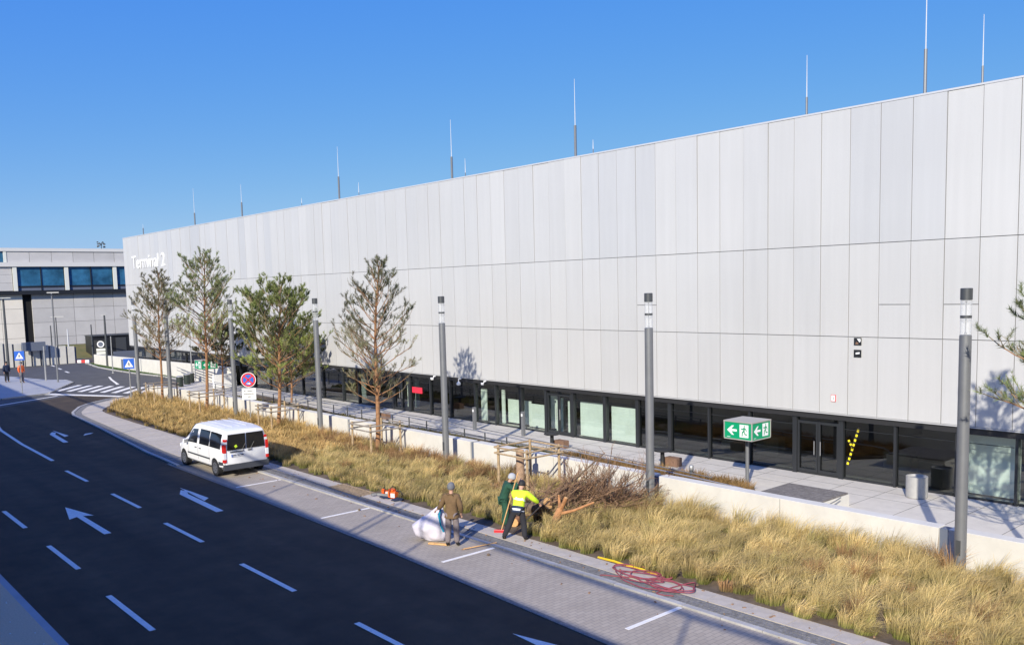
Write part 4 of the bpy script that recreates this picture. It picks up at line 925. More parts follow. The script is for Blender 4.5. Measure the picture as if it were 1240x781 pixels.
pine(-52.0, 26.3, 4.4, 2.0, 'small bushy pine behind the dense green pine, in front of the dark glazing', dens=1.5, h0=.2, ncol=(.13, .14, .05), brown=.15, lean=(.3, 0), seed=29, tr=.07, nw=.014)
stake_frame(-58.9, 20.5, 'weathered square stake frame around the leftmost pine')
stake_frame(-51.4, 20.5, 'weathered square stake frame around the tall pine second from the left')
stake_frame(-41.9, 20.4, 'weathered square stake frame around the dense green pine behind the van')
stake_frame(-32.6, 20.4, 'weathered square stake frame around the bare pine in the middle')
stake_frame(-22.5, 20.2, 'pale new timber frame around the freshly cut stump', h=1.5, wood='wood')
# stump
t = thing('tree_stump', 'tall freshly cut pine stump standing inside the pale timber frame', 'tree stump', (-22.75, 20.0, .02))
MB().tube([(0, 0, 0), (.02, 0, .6), (.0, .02, 1.35)], [.165, .145, .14], 14).build('stem', 'bark_l', t, True); MB().lathe((0, .02, 1.352), [(.13, 0), (.125, .012)], 14).build('cut_face', 'freshwood', t, True)

# ================================================================== BRUSHWOOD
rs = random.Random(42); mb = MB(); nd = ([], [], [])
def twig(p, dv, L, r, lvl):
    k = 4; q = Vector(p); pts = [q.copy()]; d_ = Vector(dv).normalized()
    for i in range(k):
        d_ = (d_+Vector((rs.uniform(-.18, .18), rs.uniform(-.18, .18), rs.uniform(-.10, .16)))).normalized(); q = q+d_*L/k
        if q.z < .06: q.z = .06+rs.uniform(0, .05)
        pts.append(q.copy())
    mb.tube(pts, [r*(1-.7*i/k)+.0025 for i in range(k+1)], 4 if lvl == 0 else 3, cap=False)
    if lvl < 2:
        for j in range(6 if lvl == 0 else 4):
            f = rs.uniform(.2, 1); b = pts[min(int(f*k), k-1)].lerp(pts[min(int(f*k)+1, k)], (f*k) % 1)
            twig(b, d_+Vector((rs.uniform(-.8, .8), rs.uniform(-.8, .8), rs.uniform(-.3, .7))), L*rs.uniform(.3, .5), r*.45, lvl+1)
for i in range(120):
    u = rs.uniform(0, 1); cx = -19.4+u*1.5+rs.uniform(-.3, .3); cy = 17.5+u*2.5+rs.uniform(-.8, .8)
    twig((cx, cy, .12+rs.uniform(0, .8)*(1-abs(u-.35))), (rs.uniform(-.5, .75), rs.uniform(-.3, 1.0), rs.uniform(-.08, .40)), rs.uniform(.7, 1.6), rs.uniform(.010, .026), 0)
for i in range(6):
    twig((-18.6+rs.uniform(-.6, .9), 18.4+rs.uniform(-.4, 1.2), .5), (rs.uniform(-.3, .8), rs.uniform(-.2, .8), rs.uniform(.5, 1.0)), rs.uniform(1.0, 1.7), .016, 0)
o = mb.build('brushwood', 'twig'); tag(o, 'tangled heap of cut brown pine branches lying in the grass bed beside the workers', 'brushwood', kind='stuff')
def log(name, lb, pts, rad, m_='logorange', forks=()):
    t = thing(name, lb, 'log', pts[0]); P0 = Vector(pts[0])
    q = [Vector(p)-P0 for p in pts]; MB().tube(q, rad, 10).build('stem', m_, t, True)
    e = (q[0]-q[1]).normalized(); MB().tube([q[0]+e*.002, q[0]+e*.012], rad[0]*.93, 10).build('cut_face', 'freshwood', t)
    e = (q[-1]-q[-2]).normalized(); MB().tube([q[-1]+e*.002, q[-1]+e*.012], rad[-1]*.93, 10).build('cut_face', 'freshwood', t)
    for fp, fr in forks:
        f = [Vector(p)-P0 for p in fp]; MB().tube(f, fr, 8).build('side_branch', m_, t, True)
        e = (f[-1]-f[-2]).normalized(); MB().tube([f[-1]+e*.002, f[-1]+e*.01], fr[-1]*.9, 8).build('cut_face', 'freshwood', t)
log('forked_log', 'forked peeled orange trunk piece standing up at the front of the brushwood', [(-17.95, 16.95, .08), (-18.0, 17.2, .42), (-17.98, 17.3, .62)], [.12, .11, .10],
    forks=[([(-17.98, 17.3, .6), (-17.8, 17.3, .85), (-17.72, 17.3, 1.0)], [.075, .06, .055]), ([(-17.98, 17.3, .6), (-18.1, 17.4, .8), (-18.12, 17.4, 1.0)], [.05, .04, .03]), ([(-17.95, 17.28, .5), (-17.6, 17.5, .62), (-17.2, 17.9, .85)], [.05, .04, .03])])
log('dark_log', 'thick dark trunk piece with orange cut end lying behind the worker in yellow', [(-18.75, 17.55, .62), (-19.4, 17.5, .34), (-20.2, 17.5, .20)], [.19, .2, .2], 'bark_d')
log('round_log', 'short orange round of wood lying between the legs of the worker in yellow', [(-19.15, 16.55, .16), (-19.35, 16.85, .17)], [.14, .14], 'logorange')
log('straight_branch', 'long cut branch slanting up out of the left side of the brushwood', [(-18.7, 18.0, .9), (-18.0, 18.4, 1.6), (-17.4, 18.6, 2.15)], [.04, .03, .012], 'bark_d')

# ================================================================== PEOPLE
def skin(name, nodes, edges, m_, parent, sub_=2, root=None):
    names = list(nodes); me = bpy.data.meshes.new(name)
    me.from_pydata([nodes[k][0] for k in names], [(names.index(a), names.index(b)) for a, b in edges], [])
    o = bpy.data.objects.new(name, me); COL.objects.link(o)
    md = o.modifiers.new('s', 'SKIN'); md.use_smooth_shade = True; md.branch_smoothing = .3
    if not me.skin_vertices: 
        bm = bmesh.new(); bm.from_mesh(me); bm.verts.layers.skin.verify(); bm.to_mesh(me); bm.free()
    for i, k in enumerate(names):
        r = nodes[k][1]; r = r if isinstance(r, tuple) else (r, r); me.skin_vertices[0].data[i].radius = r; me.skin_vertices[0].data[i].use_root = (k == root) if root else (i == 0)
    ms = o.modifiers.new('u', 'SUBSURF'); ms.levels = sub_; ms.render_levels = sub_
    bpy.context.view_layer.update(); dg = bpy.context.evaluated_depsgraph_get()
    me2 = bpy.data.meshes.new_from_object(o.evaluated_get(dg)); bpy.data.objects.remove(o)
    me2.materials.clear(); me2.materials.append(M[m_]); me2.polygons.foreach_set('use_smooth', [True]*len(me2.polygons))
    q = bpy.data.objects.new(name, me2); COL.objects.link(q); q.parent = parent; return q
BASE = dict(pelvis=(0, 0, .95), spine=(0, 0, 1.13), chest=(0, 0, 1.33), neck0=(0, -.01, 1.46), neck=(0, 0, 1.52), head=(0, .015, 1.61), crown=(0, .0, 1.70),
            hipL=(-.095, 0, .88), kneeL=(-.11, .02, .49), ankL=(-.12, -.01, .09), toeL=(-.14, .15, .035), hipR=(.095, 0, .88), kneeR=(.11, .02, .49), ankR=(.12, -.01, .09), toeR=(.14, .15, .035),
            shL=(-.18, 0, 1.41), elL=(-.25, -.02, 1.13), wrL=(-.26, .06, .89), haL=(-.26, .09, .81), shR=(.18, 0, 1.41), elR=(.25, -.02, 1.13), wrR=(.26, .06, .89), haR=(.26, .09, .81))
def person(label, loc, rz, pose, jacket, trousers, hat, hm='cap', height=1.75, bands=None, group=None, jm=None):
    t = thing('person', label, 'person', loc, rz, group); t.scale = (1, 1, 1); s = height/1.77
    p = {k: Vector(v)*s for k, v in BASE.items()}
    for k, v in pose.items(): p[k] = Vector(v)*s
    # ---- body: one continuous skin
    N = {}; E = []
    def nd(k, r, q=None): N[k] = (tuple(q if q is not None else p[k]), tuple(x*s for x in r) if isinstance(r, tuple) else r*s)
    nd('pelvis', (.13, .10)); nd('spine', (.12, .09)); nd('chest', (.14, .10)); nd('neck0', .06); nd('neck', .052); nd('head', (.078, .095)); nd('crown', (.07, .082))
    E += [('pelvis', 'spine'), ('spine', 'chest'), ('chest', 'neck0'), ('neck0', 'neck'), ('neck', 'head'), ('head', 'crown')]
    hd = (p['crown']-p['head']).normalized(); fwd = pose.get('face', Vector((0, 1, 0))); fwd = Vector(fwd).normalized(); sd = fwd.cross(hd).normalized()
    nd('nose', .014, p['head']+fwd*.105*s-hd*.005); E.append(('head', 'nose'))
    for sg, nm_ in ((-1, 'earA'), (1, 'earB')): nd(nm_, .016, p['head']+sd*sg*.088*s); E.append(('head', nm_))
    for c in 'LR':
        nd('hip'+c, .085); nd('knee'+c, .056); nd('ank'+c, .042); nd('toe'+c, .036); nd('sh'+c, .055); nd('el'+c, .04); nd('wr'+c, .027); nd('ha'+c, (.036, .02))
        E += [('pelvis', 'hip'+c), ('hip'+c, 'knee'+c), ('knee'+c, 'ank'+c), ('ank'+c, 'toe'+c), ('chest', 'sh'+c), ('sh'+c, 'el'+c), ('el'+c, 'wr'+c), ('wr'+c, 'ha'+c)]
    skin('body', N, E, 'skin', t, 2, 'pelvis')
    for c in 'LR':
        dv = (p['ha'+c]-p['wr'+c]).normalized(); a = dv.cross(Vector((0, 0, 1))); a = a.normalized() if a.length > .2 else Vector((0, 1, 0)); b = dv.cross(a).normalized()
        hn = {}; he = []; hn['palm'] = (tuple(p['ha'+c]), .028*s)
        for j, (off, L) in enumerate(((-.03, .062), (-.01, .075), (.01, .07), (.028, .055))):
            q0 = p['ha'+c]+a*off*s+dv*.02*s; q1 = q0+dv*L*.5*s+b*.012*s; q2 = q1+dv*L*.3*s+b*.035*s
            hn['a%d' % j] = (tuple(q0), .0105*s); hn['b%d' % j] = (tuple(q1), .0095*s); hn['c%d' % j] = (tuple(q2), .008*s); he += [('palm', 'a%d' % j), ('a%d' % j, 'b%d' % j), ('b%d' % j, 'c%d' % j)]
        q0 = p['ha'+c]-a*.035*s-dv*.01*s; q1 = q0-a*.02*s+dv*.03*s+b*.02*s; hn['t0'] = (tuple(q0), .012*s); hn['t1'] = (tuple(q1), .009*s); he += [('palm', 't0'), ('t0', 't1')]
        skin('hand', hn, he, 'skin', t, 1, 'palm')
    # ---- trousers
    N = {}; E = []; nd('pelvis', (.155, .125)); 
    for c in 'LR':
        nd('hip'+c, .098); nd('knee'+c, .09); nd('ank'+c, .075); E += [('pelvis', 'hip'+c), ('hip'+c, 'knee'+c)]
        m1 = p['knee'+c].lerp(p['ank'+c], .5); nd('shin'+c, .086, m1); E += [('knee'+c, 'shin'+c), ('shin'+c, 'ank'+c)]
    skin('trousers', N, E, trousers, t, 2, 'pelvis')
    # ---- boots
    for c in 'LR': skin('boot', {'a': (tuple(p['ank'+c]+Vector((0, 0, .03))), .062*s), 'b': (tuple(p['ank'+c]-Vector((0, 0, .035))), .06*s), 'c': (tuple(p['toe'+c]), (.05*s, .04*s))}, [('a', 'b'), ('b', 'c')], 'boots', t, 1, 'b')
    # ---- jacket
    N = {}; E = []
    hem = p['pelvis'].lerp(p['spine'], -.35); bk = 1.13 if jacket == 'jacketbrown' else 1.06
    nd('hem', (.205*bk, .17*bk), hem if jacket != 'jacketbrown' else p['pelvis']-Vector((0, 0, .13))*s); nd('pelvis', (.178*bk, .145*bk)); nd('spine', (.175*bk, .14*bk)); nd('chest', (.19*bk, .145*bk)); nd('neck0', (.09, .085))
    nd('hem2', (.205*bk, .17*bk), N['hem'][0]); N['hem2'] = ((N['hem'][0][0], N['hem'][0][1], N['hem'][0][2]-.035), N['hem2'][1])
    E += [('hem2', 'hem'), ('hem', 'pelvis'), ('pelvis', 'spine'), ('spine', 'chest'), ('chest', 'neck0')]
    for c in 'LR':
        nd('sh'+c, .100); nd('ua'+c, .088, p['sh'+c].lerp(p['el'+c], .5)); nd('el'+c, .084); nd('wr'+c, .054); nd('fa'+c, .070, p['el'+c].lerp(p['wr'+c], .5)); E += [('chest', 'sh'+c), ('sh'+c, 'ua'+c), ('ua'+c, 'el'+c), ('el'+c, 'fa'+c), ('fa'+c, 'wr'+c)]
    jk = skin('jacket', N, E, jacket, t, 2, 'chest')
    if jm:  # colour bands by height along the torso
        axis = (p['neck0']-p['pelvis']); L = axis.length; axis = axis.normalized()
        for q in jm: jk.data.materials.append(M[q[0]])
        for f in jk.data.polygons:
            c = Vector(f.center); u = (c-p['pelvis']).dot(axis)/L
            lat = (c-(p['pelvis']+axis*u*L)).length
            for k, q in enumerate(jm):
                if q[1] <= u <= q[2] and (lat < q[3]*s): f.material_index = k+1
    # ---- hat / hair
    hc = p['head'].lerp(p['crown'], .62); mbx = MB(); rot = Vector((0, 0, 1)).rotation_difference(hd)
    prof_ = [(.098, -.055), (.108, -.03), (.110, .0), (.10, .055), (.075, .095), (.04, .115), (.004, .122)]
    mbx.lathe((0, 0, 0), [(a*s, b*s) for a, b in prof_], 20); mbx.xform(lambda v: hc+rot @ Vector((v.x*.95, v.y*1.12, v.z)))
    mbx.build('hat' if hat != 'hair' else 'hair', hat if hat != 'hair' else 'boots', t, True)
    # face details
    for sg in (-1, 1):
        e = p['head']+fwd*.092*s+sd*sg*.032*s+hd*.018*s; MB().lathe(e, [(.004, -.006), (.010, 0), (.004, .006)], 8).build('eye', 'black', t)
    mth = p['head']+fwd*.094*s-hd*.05*s; MB().box(mth, (.04*s, .012, .008)).build('mouth', 'signred', t)
    if jacket == 'jacketbrown':
        hd_ = skin('hood', {'a': (tuple(p['neck0']+Vector((-.09, .0, .01))*s), .045*s), 'b': (tuple(p['neck0']+Vector((0, -.10, -.05))*s), (.075*s, .05*s)), 'c': (tuple(p['neck0']+Vector((.09, .0, .01))*s), .045*s)}, [('a', 'b'), ('b', 'c')], 'jacketbrown', t, 2, 'b')
    return t, s

person('man in brown hooded jacket and grey cap gripping the white sack', (-18.95, 14.15, .012), R(35),
       dict(elL=(-.30, .02, 1.13), wrL=(-.44, .12, .99), haL=(-.50, .14, .95), elR=(.26, -.03, 1.13), wrR=(.24, .10, .92), haR=(.22, .14, .85), kneeL=(-.11, .0, .49), ankL=(-.13, -.04, .09), toeL=(-.17, .1, .035), ankR=(.12, .02, .09)),
       'jacketbrown', 'trousergrey', 'hatgrey', height=1.76)
person('bent worker in yellow reflective jacket and black trousers, seen from behind', (-18.1, 15.75, .02), R(30),
       dict(pelvis=(.05, -.02, .90), spine=(.06, .06, 1.07), chest=(.06, .16, 1.24), neck0=(.06, .23, 1.36), neck=(.06, .27, 1.40), head=(.06, .33, 1.46), crown=(.06, .36, 1.55),
            hipL=(-.05, -.02, .84), kneeL=(-.20, .0, .47), ankL=(-.36, -.10, .09), toeL=(-.38, .06, .035), hipR=(.15, -.02, .84), kneeR=(.20, .02, .46), ankR=(.24, -.04, .09), toeR=(.27, .12, .035),
            shL=(-.13, .17, 1.31), elL=(-.14, .34, 1.10), wrL=(.02, .50, 1.05), haL=(.08, .55, 1.03), shR=(.25, .17, 1.31), elR=(.42, .28, 1.12), wrR=(.50, .46, .98), haR=(.52, .52, .93), face=(0, .9, -.45)),
       'hivis', 'blacktrouser', 'hair', height=1.76, jm=[('navy', -.60, .10, .4), ('reflect', -.16, -.03, .4), ('reflect', .40, .50, .24)])
person('worker in dark green overalls and pale grey cap holding a long broom', (-19.35, 16.35, .03), R(-30),
       dict(pelvis=(0, 0, .88), spine=(0, .05, 1.05), chest=(0, .12, 1.23), neck0=(0, .17, 1.35), neck=(0, .21, 1.40), head=(.0, .26, 1.46), crown=(0, .28, 1.55),
            hipL=(-.095, 0, .82), hipR=(.095, 0, .82), kneeL=(-.11, .06, .45), kneeR=(.11, .06, .45), shL=(-.18, .12, 1.31), shR=(.18, .12, 1.31), elL=(-.20, .34, 1.22), wrL=(.0, .46, 1.30), haL=(.06, .48, 1.34), elR=(.30, .30, 1.18), wrR=(.34, .42, 1.38), haR=(.34, .44, 1.46), face=(0, .9, -.4)),
       'overall', 'overall', 'hatlight', height=1.72)
person('distant worker in an orange safety jacket standing on the far pavement', (-82.6, 17.3, .1), R(-60), {}, 'orange', 'trousergrey', 'hair', height=1.78)
person('dark clothed pedestrian at the left edge, mostly cut off by the picture', (-84.6, 16.6, .1), R(-70), {}, 'navy', 'blacktrouser', 'hair', height=1.76)
person('bystander in a dark coat on the upper deck, looking over the road', (1.25, -1.45, 7.75), R(45), {'elR': (.30, .12, 1.2), 'wrR': (.12, .22, 1.5), 'haR': (.08, .22, 1.56), 'elL': (-.30, .12, 1.2), 'wrL': (-.12, .22, 1.5), 'haL': (-.08, .22, 1.56)}, 'navy', 'blacktrouser', 'hair', height=1.76)
# rake / broom
t = thing('long_broom', 'long wooden handled broom with red head leaning past the green clad worker', 'broom', (-18.95, 15.9, .03))
MB().tube([(0, 0, .08), (.30, .42, 1.72)], .016, 8).build('handle', 'freshwood', t, True); MB().box((-.03, -.03, .05), (.34, .09, .08), rz=R(40)).build('head', 'signred', t, bevel=.01)
t = thing('wooden_pole', 'pale wooden stick slanting from the ground behind the legs of the worker in yellow', 'stick', (-18.55, 15.95, .03))
MB().tube([(0, 0, .03), (-.10, 1.5, .75)], .02, 7).build('stick', 'freshwood', t, True)

# ---- white sack
t = thing('white_sack', 'big crumpled white woven sack with teal strap held by the man in brown', 'sack', (-19.75, 14.2, .012), R(35))
bm = bmesh.new(); bmesh.ops.create_icosphere(bm, subdivisions=4, radius=1.0)
rs = random.Random(4)
from mathutils import noise
for v in bm.verts:
    c = v.co.copy(); h = (c.z+1)/2                      # 0 bottom, 1 top
    wdt = np.interp(h, [0, .1, .35, .7, .93, 1], [.60, .82, .95, .42, .07, .06]); sh = np.interp(h, [0, .35, 1], [-.02, -.16, .22])
    a = math.atan2(c.y, c.x); rr = min(1, math.hypot(c.x, c.y)/max(.05, math.sqrt(max(0, 1-c.z*c.z))))if abs(c.z) < .999 else 0
    fold = 1+.07*math.sin(a*5+h*4)+.05*math.sin(a*9-h*7)
    x_ = math.cos(a)*rr*wdt*.50*fold*(1.22 if math.cos(a) < 0 and h < .6 else 1)+sh; y_ = math.sin(a)*rr*wdt*.33*fold
    z_ = h*1.10+.02
    nz = noise.noise(Vector((x_*4, y_*4, z_*4)))*.05; v.co = Vector((x_+nz, y_+nz, max(.01, z_+nz*.4)))
me = bpy.data.meshes.new('sack_body'); bm.to_mesh(me); bm.free(); me.materials.append(M['bag']); me.polygons.foreach_set('use_smooth', [True]*len(me.polygons))
o = bpy.data.objects.new('sack_body', me); COL.objects.link(o); o.parent = t
MB().tube([(.20, -.17, .95), (.16, -.24, .75), (.22, -.28, .5), (.30, -.28, .32)], .028, 6).build('teal_strap', 'teal', t, True)
MB().tube([(.24, .02, 1.04), (.20, -.03, 1.14), (.13, .0, 1.13)], [.03, .06, .02], 8).build('knotted_top', 'bag', t, True)
t = thing('loose_board', 'pale wooden board on the ground under the sack', 'board', (-19.35, 13.98, .012), R(30)); MB().box((0, 0, .02), (.62, .10, .035)).build('board', 'freshwood', t)
t = thing('leaning_stick', 'thin pale stick lying on the kerb right of the man in brown', 'stick', (-18.3, 14.6, .03), R(75)); MB().tube([(-.5, 0, .02), (.5, .05, .03)], .018, 6).build('stick', 'freshwood', t)

# ---- chainsaws
def saw(loc, rz, lb, k=1.0):
    t = thing('chainsaw', lb, 'chainsaw', loc, rz, group='orange chainsaws on the pavement')
    MB().box((0, 0, .12*k), (.26*k, .20*k, .20*k)).build('motor_body', 'orange', t, bevel=.03); MB().box((-.04, 0, .25*k), (.14*k, .16*k, .07*k), ry=.2).build('top_cover', 'orange', t, bevel=.02)
    MB().box((.06*k, -.105*k, .11*k), (.14*k, .02, .12*k)).build('pale_cover', 'white', t)
    MB().tube([(-.05, -.12*k, .10), (-.02, -.13*k, .30*k), (-.0, 0, .36*k), (.0, .13*k, .30*k), (.0, .12*k, .1)], .014, 7).build('front_handle', 'black', t, True)
    MB().tube([(.10*k, 0, .22*k), (.26*k, 0, .24*k), (.33*k, 0, .14*k), (.28*k, 0, .05), (.1, 0, .05)], .018, 7).build('rear_handle', 'black', t, True)
    MB().box((-.36*k, 0, .08), (.46*k, .012, .075)).build('guide_bar', 'steel_l', t); MB().box((-.36*k, 0, .08), (.48*k, .007, .09)).build('chain', 'black', t)
saw((-24.75, 16.05, .045), R(20), 'larger orange chainsaw on the pavement edge, lying on a dark cloth', 1.15)
saw((-25.35, 16.1, .045), R(75), 'smaller orange chainsaw left of the larger one', .8)
t = thing('dark_cloth', 'crumpled dark cloth under the orange chainsaws', 'cloth', (-24.7, 15.98, .042)); mb = MB()
for i in range(16): mb.box((random.uniform(-.5, .55), random.uniform(-.15, .15), .02+random.uniform(0, .02)), (.22, .14, .035), rz=random.uniform(0, 3))
mb.build('cloth', 'navy', t)
# ---- drain grate
t = thing('drain_grate', 'rusty rectangular grate set into the kerb strip left of the chainsaws', 'grate', (-26.9, 15.72, .045), R(0))
MB().box((0, 0, -.012), (2.1, .62, .02)).build('pit', 'black', t)
for sy in (-1, 1): MB().box((0, sy*.29, .008), (2.1, .05, .03)).build('frame_bar', 'rust', t)
for i in range(15): MB().box((-1.02+i*.1457, 0, .006), (.055, .54, .03)).build('bar', 'rust', t)
# ---- hose
rs = random.Random(12); pts = []; 
for i in range(108):
    a = i*.42+rs.uniform(-.12, .12); rad = .25+.40*abs(math.sin(i*.13))+rs.uniform(-.05, .05)
    cx = -13.35+.55*math.sin(i*.08); cy = 15.68+.18*math.cos(i*.11)
    pts.append((cx+rad*1.25*math.cos(a)*1.1, cy+rad*.62*math.sin(a), .06+.03*abs(math.sin(i*.7))+.02*rs.random()))
pts = [(-14.2, 14.95, .03), (-14.35, 15.1, .03), (-14.05, 15.3, .05)]+pts+[(-12.6, 15.1, .05), (-12.1, 15.3, .05), (-12.2, 15.7, .05)]
P3 = []
for i in range(len(pts)-3):
    a, b, c, d_ = [Vector(q) for q in pts[i:i+4]]
    for tt in (0, .25, .5, .75): P3.append(.5*((2*b)+(-a+c)*tt+(2*a-5*b+4*c-d_)*tt**2+(-a+3*b-3*c+d_)*tt**3))
P3 = [Vector((p.x, p.y, max(p.z, .05))) for p in P3]
o = MB().tube(P3, .0135, 6).build('hose', 'rope', None, True); tag(o, 'tangled dark red hose lying on the pavement at the grass edge', 'hose')
t = thing('yellow_strap', 'bright yellow strap lying along the bed edge left of the red hose', 'strap', (-14.4, 16.1, .05)); 
MB().tube([(-.95, .0, 0), (-.4, .02, .01), (-.02, .0, 0)], .028, 6).build('strap_piece', 'yellow', t); MB().tube([(.02, .0, .005), (.5, .02, .01), (1.0, -.01, 0)], .028, 6).build('strap_piece', 'yellow', t)
# debris
for k, (x, y, lb) in enumerate([(-24.3, 14.45, 'small dark clod on the parking bay left of the man in brown'), (-17.6, 14.3, 'small dark clod on the parking bay right of the man in brown')]):
    tag(MB().lathe((x, y, .01), [(.03, 0), (.05, .02), (.03, .05), (.005, .06)], 7).build('dirt_clod', 'bark_d'), lb, 'clod')
rs = random.Random(5); mb = MB()
for i in range(140):
    x = rs.uniform(-34, -8); y = rs.choice((rs.uniform(15.1, 16.0), rs.uniform(14.0, 16.2))); s_ = rs.uniform(.012, .04)
    mb.box((x, y, .05 if y > 15.05 else .02), (s_*2, s_, s_*.6), rz=rs.uniform(0, 3))
tag(mb.build('leaf_litter', 'twig'), 'scattered dry twigs and leaves along the kerb', 'litter', kind='stuff')
mb = MB()
for i in range(26):
    mb.box((rs.uniform(-24, -16), rs.uniform(3.2, 4.2), .122), (.03, .02, .012), rz=rs.uniform(0, 3))
tag(mb.build('stone_chips', 'white'), 'tiny white chips scattered on the shaded near pavement', 'grit', kind='stuff')

# ================================================================== VAN
V_ = thing('white_van', 'white passenger van with dark windows parked at the kerb in front of the grass', 'van', (-32.35, 14.33, .01), R(0))
LEN = 4.72
st = [  # x from rear, zbot, zbelt, zroof, halfwidth bottom, belt, roof
 (0.00, .42, 1.02, 1.68, .84, .86, .72), (0.05, .36, 1.05, 1.80, .90, .90, .745), (0.16, .33, 1.06, 1.83, .93, .925, .745), (0.6, .30, 1.06, 1.87, .945, .935, .76), (1.6, .29, 1.06, 1.885, .95, .94, .765),
 (2.6, .29, 1.05, 1.875, .95, .94, .76), (3.05, .29, 1.04, 1.83, .95, .94, .745), (3.35, .29, 1.03, 1.70, .95, .935, .72), (3.75, .29, 1.02, 1.36, .94, .92, .74), (4.05, .29, 1.0, 1.13, .93, .90, .78), (4.40, .30, .90, 1.00, .90, .86, .74), (4.60, .32, .74, .84, .84, .80, .70), (4.72, .36, .58, .64, .74, .70, .62)]
def sect(x):
    xs2 = [s[0] for s in st]; return [float(np.interp(x, xs2, [s[i] for s in st])) for i in range(1, 7)]
def ring(x):
    zb, zl, zr, wb, wl, wr = sect(x); m_ = (zb+zl)/2
    half = [(0, zb), (wb*.86, zb), (wb*.98, zb+.10), (wb*1.0, m_-.05), (wb*1.0, m_+.12), (wl, zl), (wl*.5+wr*.5+.012, zl*.45+zr*.55), (wr+.02, zr-.10), (wr-.03, zr-.035), (wr*.75, zr-.005), (0, zr+.02)]
    return half
body = MB(); K = len(ring(0)); allr = []
sx_ = sorted(set([s[0] for s in st]+[1.1, 2.1, 3.2, 3.55, 3.9, 4.2]))
for x in sx_:
    h = ring(x); full = [(-x, y, z) for y, z in h]+[(-x, -y, z) for y, z in h[-2:0:-1]]; allr.append(full)
n = len(allr[0]); vs = [v for r_ in allr for v in r_]; fs = []
for i in range(len(allr)-1):
    for j in range(n): fs.append((i*n+j, i*n+(j+1) % n, (i+1)*n+(j+1) % n, (i+1)*n+j))
fs.append(tuple(range(n))[::-1]); fs.append(tuple(range((len(allr)-1)*n, len(allr)*n)))
body.add(vs, fs); bo = body.build('body', 'carwhite', V_, True)
bm = bmesh.new(); bm.from_mesh(bo.data); bmesh.ops.recalc_face_normals(bm, faces=bm.faces); bm.to_mesh(bo.data); bm.free()
AX = (.80, 3.98)
cut = MB()
for x in AX:
    for sy in (-1, 1): cut.tube([(-x, sy*.60, .33), (-x, sy*1.1, .33)], .385, 24)
co = cut.build('cutter', 'black')
co.parent = V_
bpy.context.view_layer.update()
md = bo.modifiers.new('b', 'BOOLEAN'); md.object = co; md.operation = 'DIFFERENCE'; md.solver = 'EXACT'
bpy.context.view_layer.update(); dg = bpy.context.evaluated_depsgraph_get(); me = bpy.data.meshes.new_from_object(bo.evaluated_get(dg))
bo.modifiers.clear(); bo.data = me; bpy.data.objects.remove(co)
for x in AX:
    for sy in (-1, 1):
        w_ = MB().tube([(0, -.09, 0), (0, -.11, 0), (0, .09, 0), (0, .10, 0)][1:3], .33, 28).build('wheel', 'tyre', V_, True); w_.location = (-x, sy*.83, .33)
        r_ = MB()
        k = 10; r_.tube([(0, sy*.091, 0), (0, sy*.112, 0)], .215, 24); ro = r_.build('rim', 'rim', w_, True)
        for q in range(7):
            a = 6.283*q/7; MB().box((math.cos(a)*.13, sy*.1135, math.sin(a)*.13), (.06, .003, .035), ry=-a).build('rim_slot', 'black', w_)
        MB().b2((-x-.36, sy*.56, .25), (-x+.36, sy*.60, .95)).build('wheel_well', 'black', V_) if False else None
# helper: quad lying on the side surface, proud by e
def side_pt(x, u, sg, e=.006):
    # u: 0 at belt, 1 at roof shoulder
    zb, zl, zr, wb, wl, wr = sect(x); pts_ = [(wl, zl), (wl*.5+wr*.5+.012, zl*.45+zr*.55), (wr+.02, zr-.10)]
    z = zl+(zr-.10-zl)*u; y = float(np.interp(z, [p[1] for p in pts_], [p[0] for p in pts_])); return Vector((-x, sg*(y+e), z))
def low_pt(x, z, sg, e=.006):
    h = ring(x)[1:6]; y = float(np.interp(z, [p[1] for p in h], [p[0] for p in h])); return Vector((-x, sg*(y+e), z))
def sheet(nm, m_, grid, sg, thick=.012, parent=V_):
    # grid rows of points -> thin solid
    R_ = len(grid); C_ = len(grid[0]); mb = MB(); vs = [p for r in grid for p in r]; vs2 = [p-Vector((0, sg*thick, 0)) for p in vs]; N_ = len(vs); fs = []
    for i in range(R_-1):
        for j in range(C_-1):
            a = i*C_+j; q = (a, a+1, a+C_+1, a+C_); fs.append(q if sg > 0 else q[::-1]); q2 = tuple(v+N_ for v in q); fs.append(q2[::-1] if sg > 0 else q2)
    edge_ = [(0*C_+j, j+1) for j in range(C_-1)]+[((i)*C_+C_-1, (i+1)*C_+C_-1) for i in range(R_-1)]+[((R_-1)*C_+j+1, (R_-1)*C_+j) for j in range(C_-1)][::-1]+[((i+1)*C_, i*C_) for i in range(R_-1)][::-1]
    for a, b in edge_: fs.append((a, b, b+N_, a+N_))
    mb.add(vs, fs); mb.v += [tuple(p) for p in vs2]; return mb.build(nm, m_, parent, True)
M['vandark'] = mat('van_glass_dark', (0.012, 0.014, 0.017), 0.06)
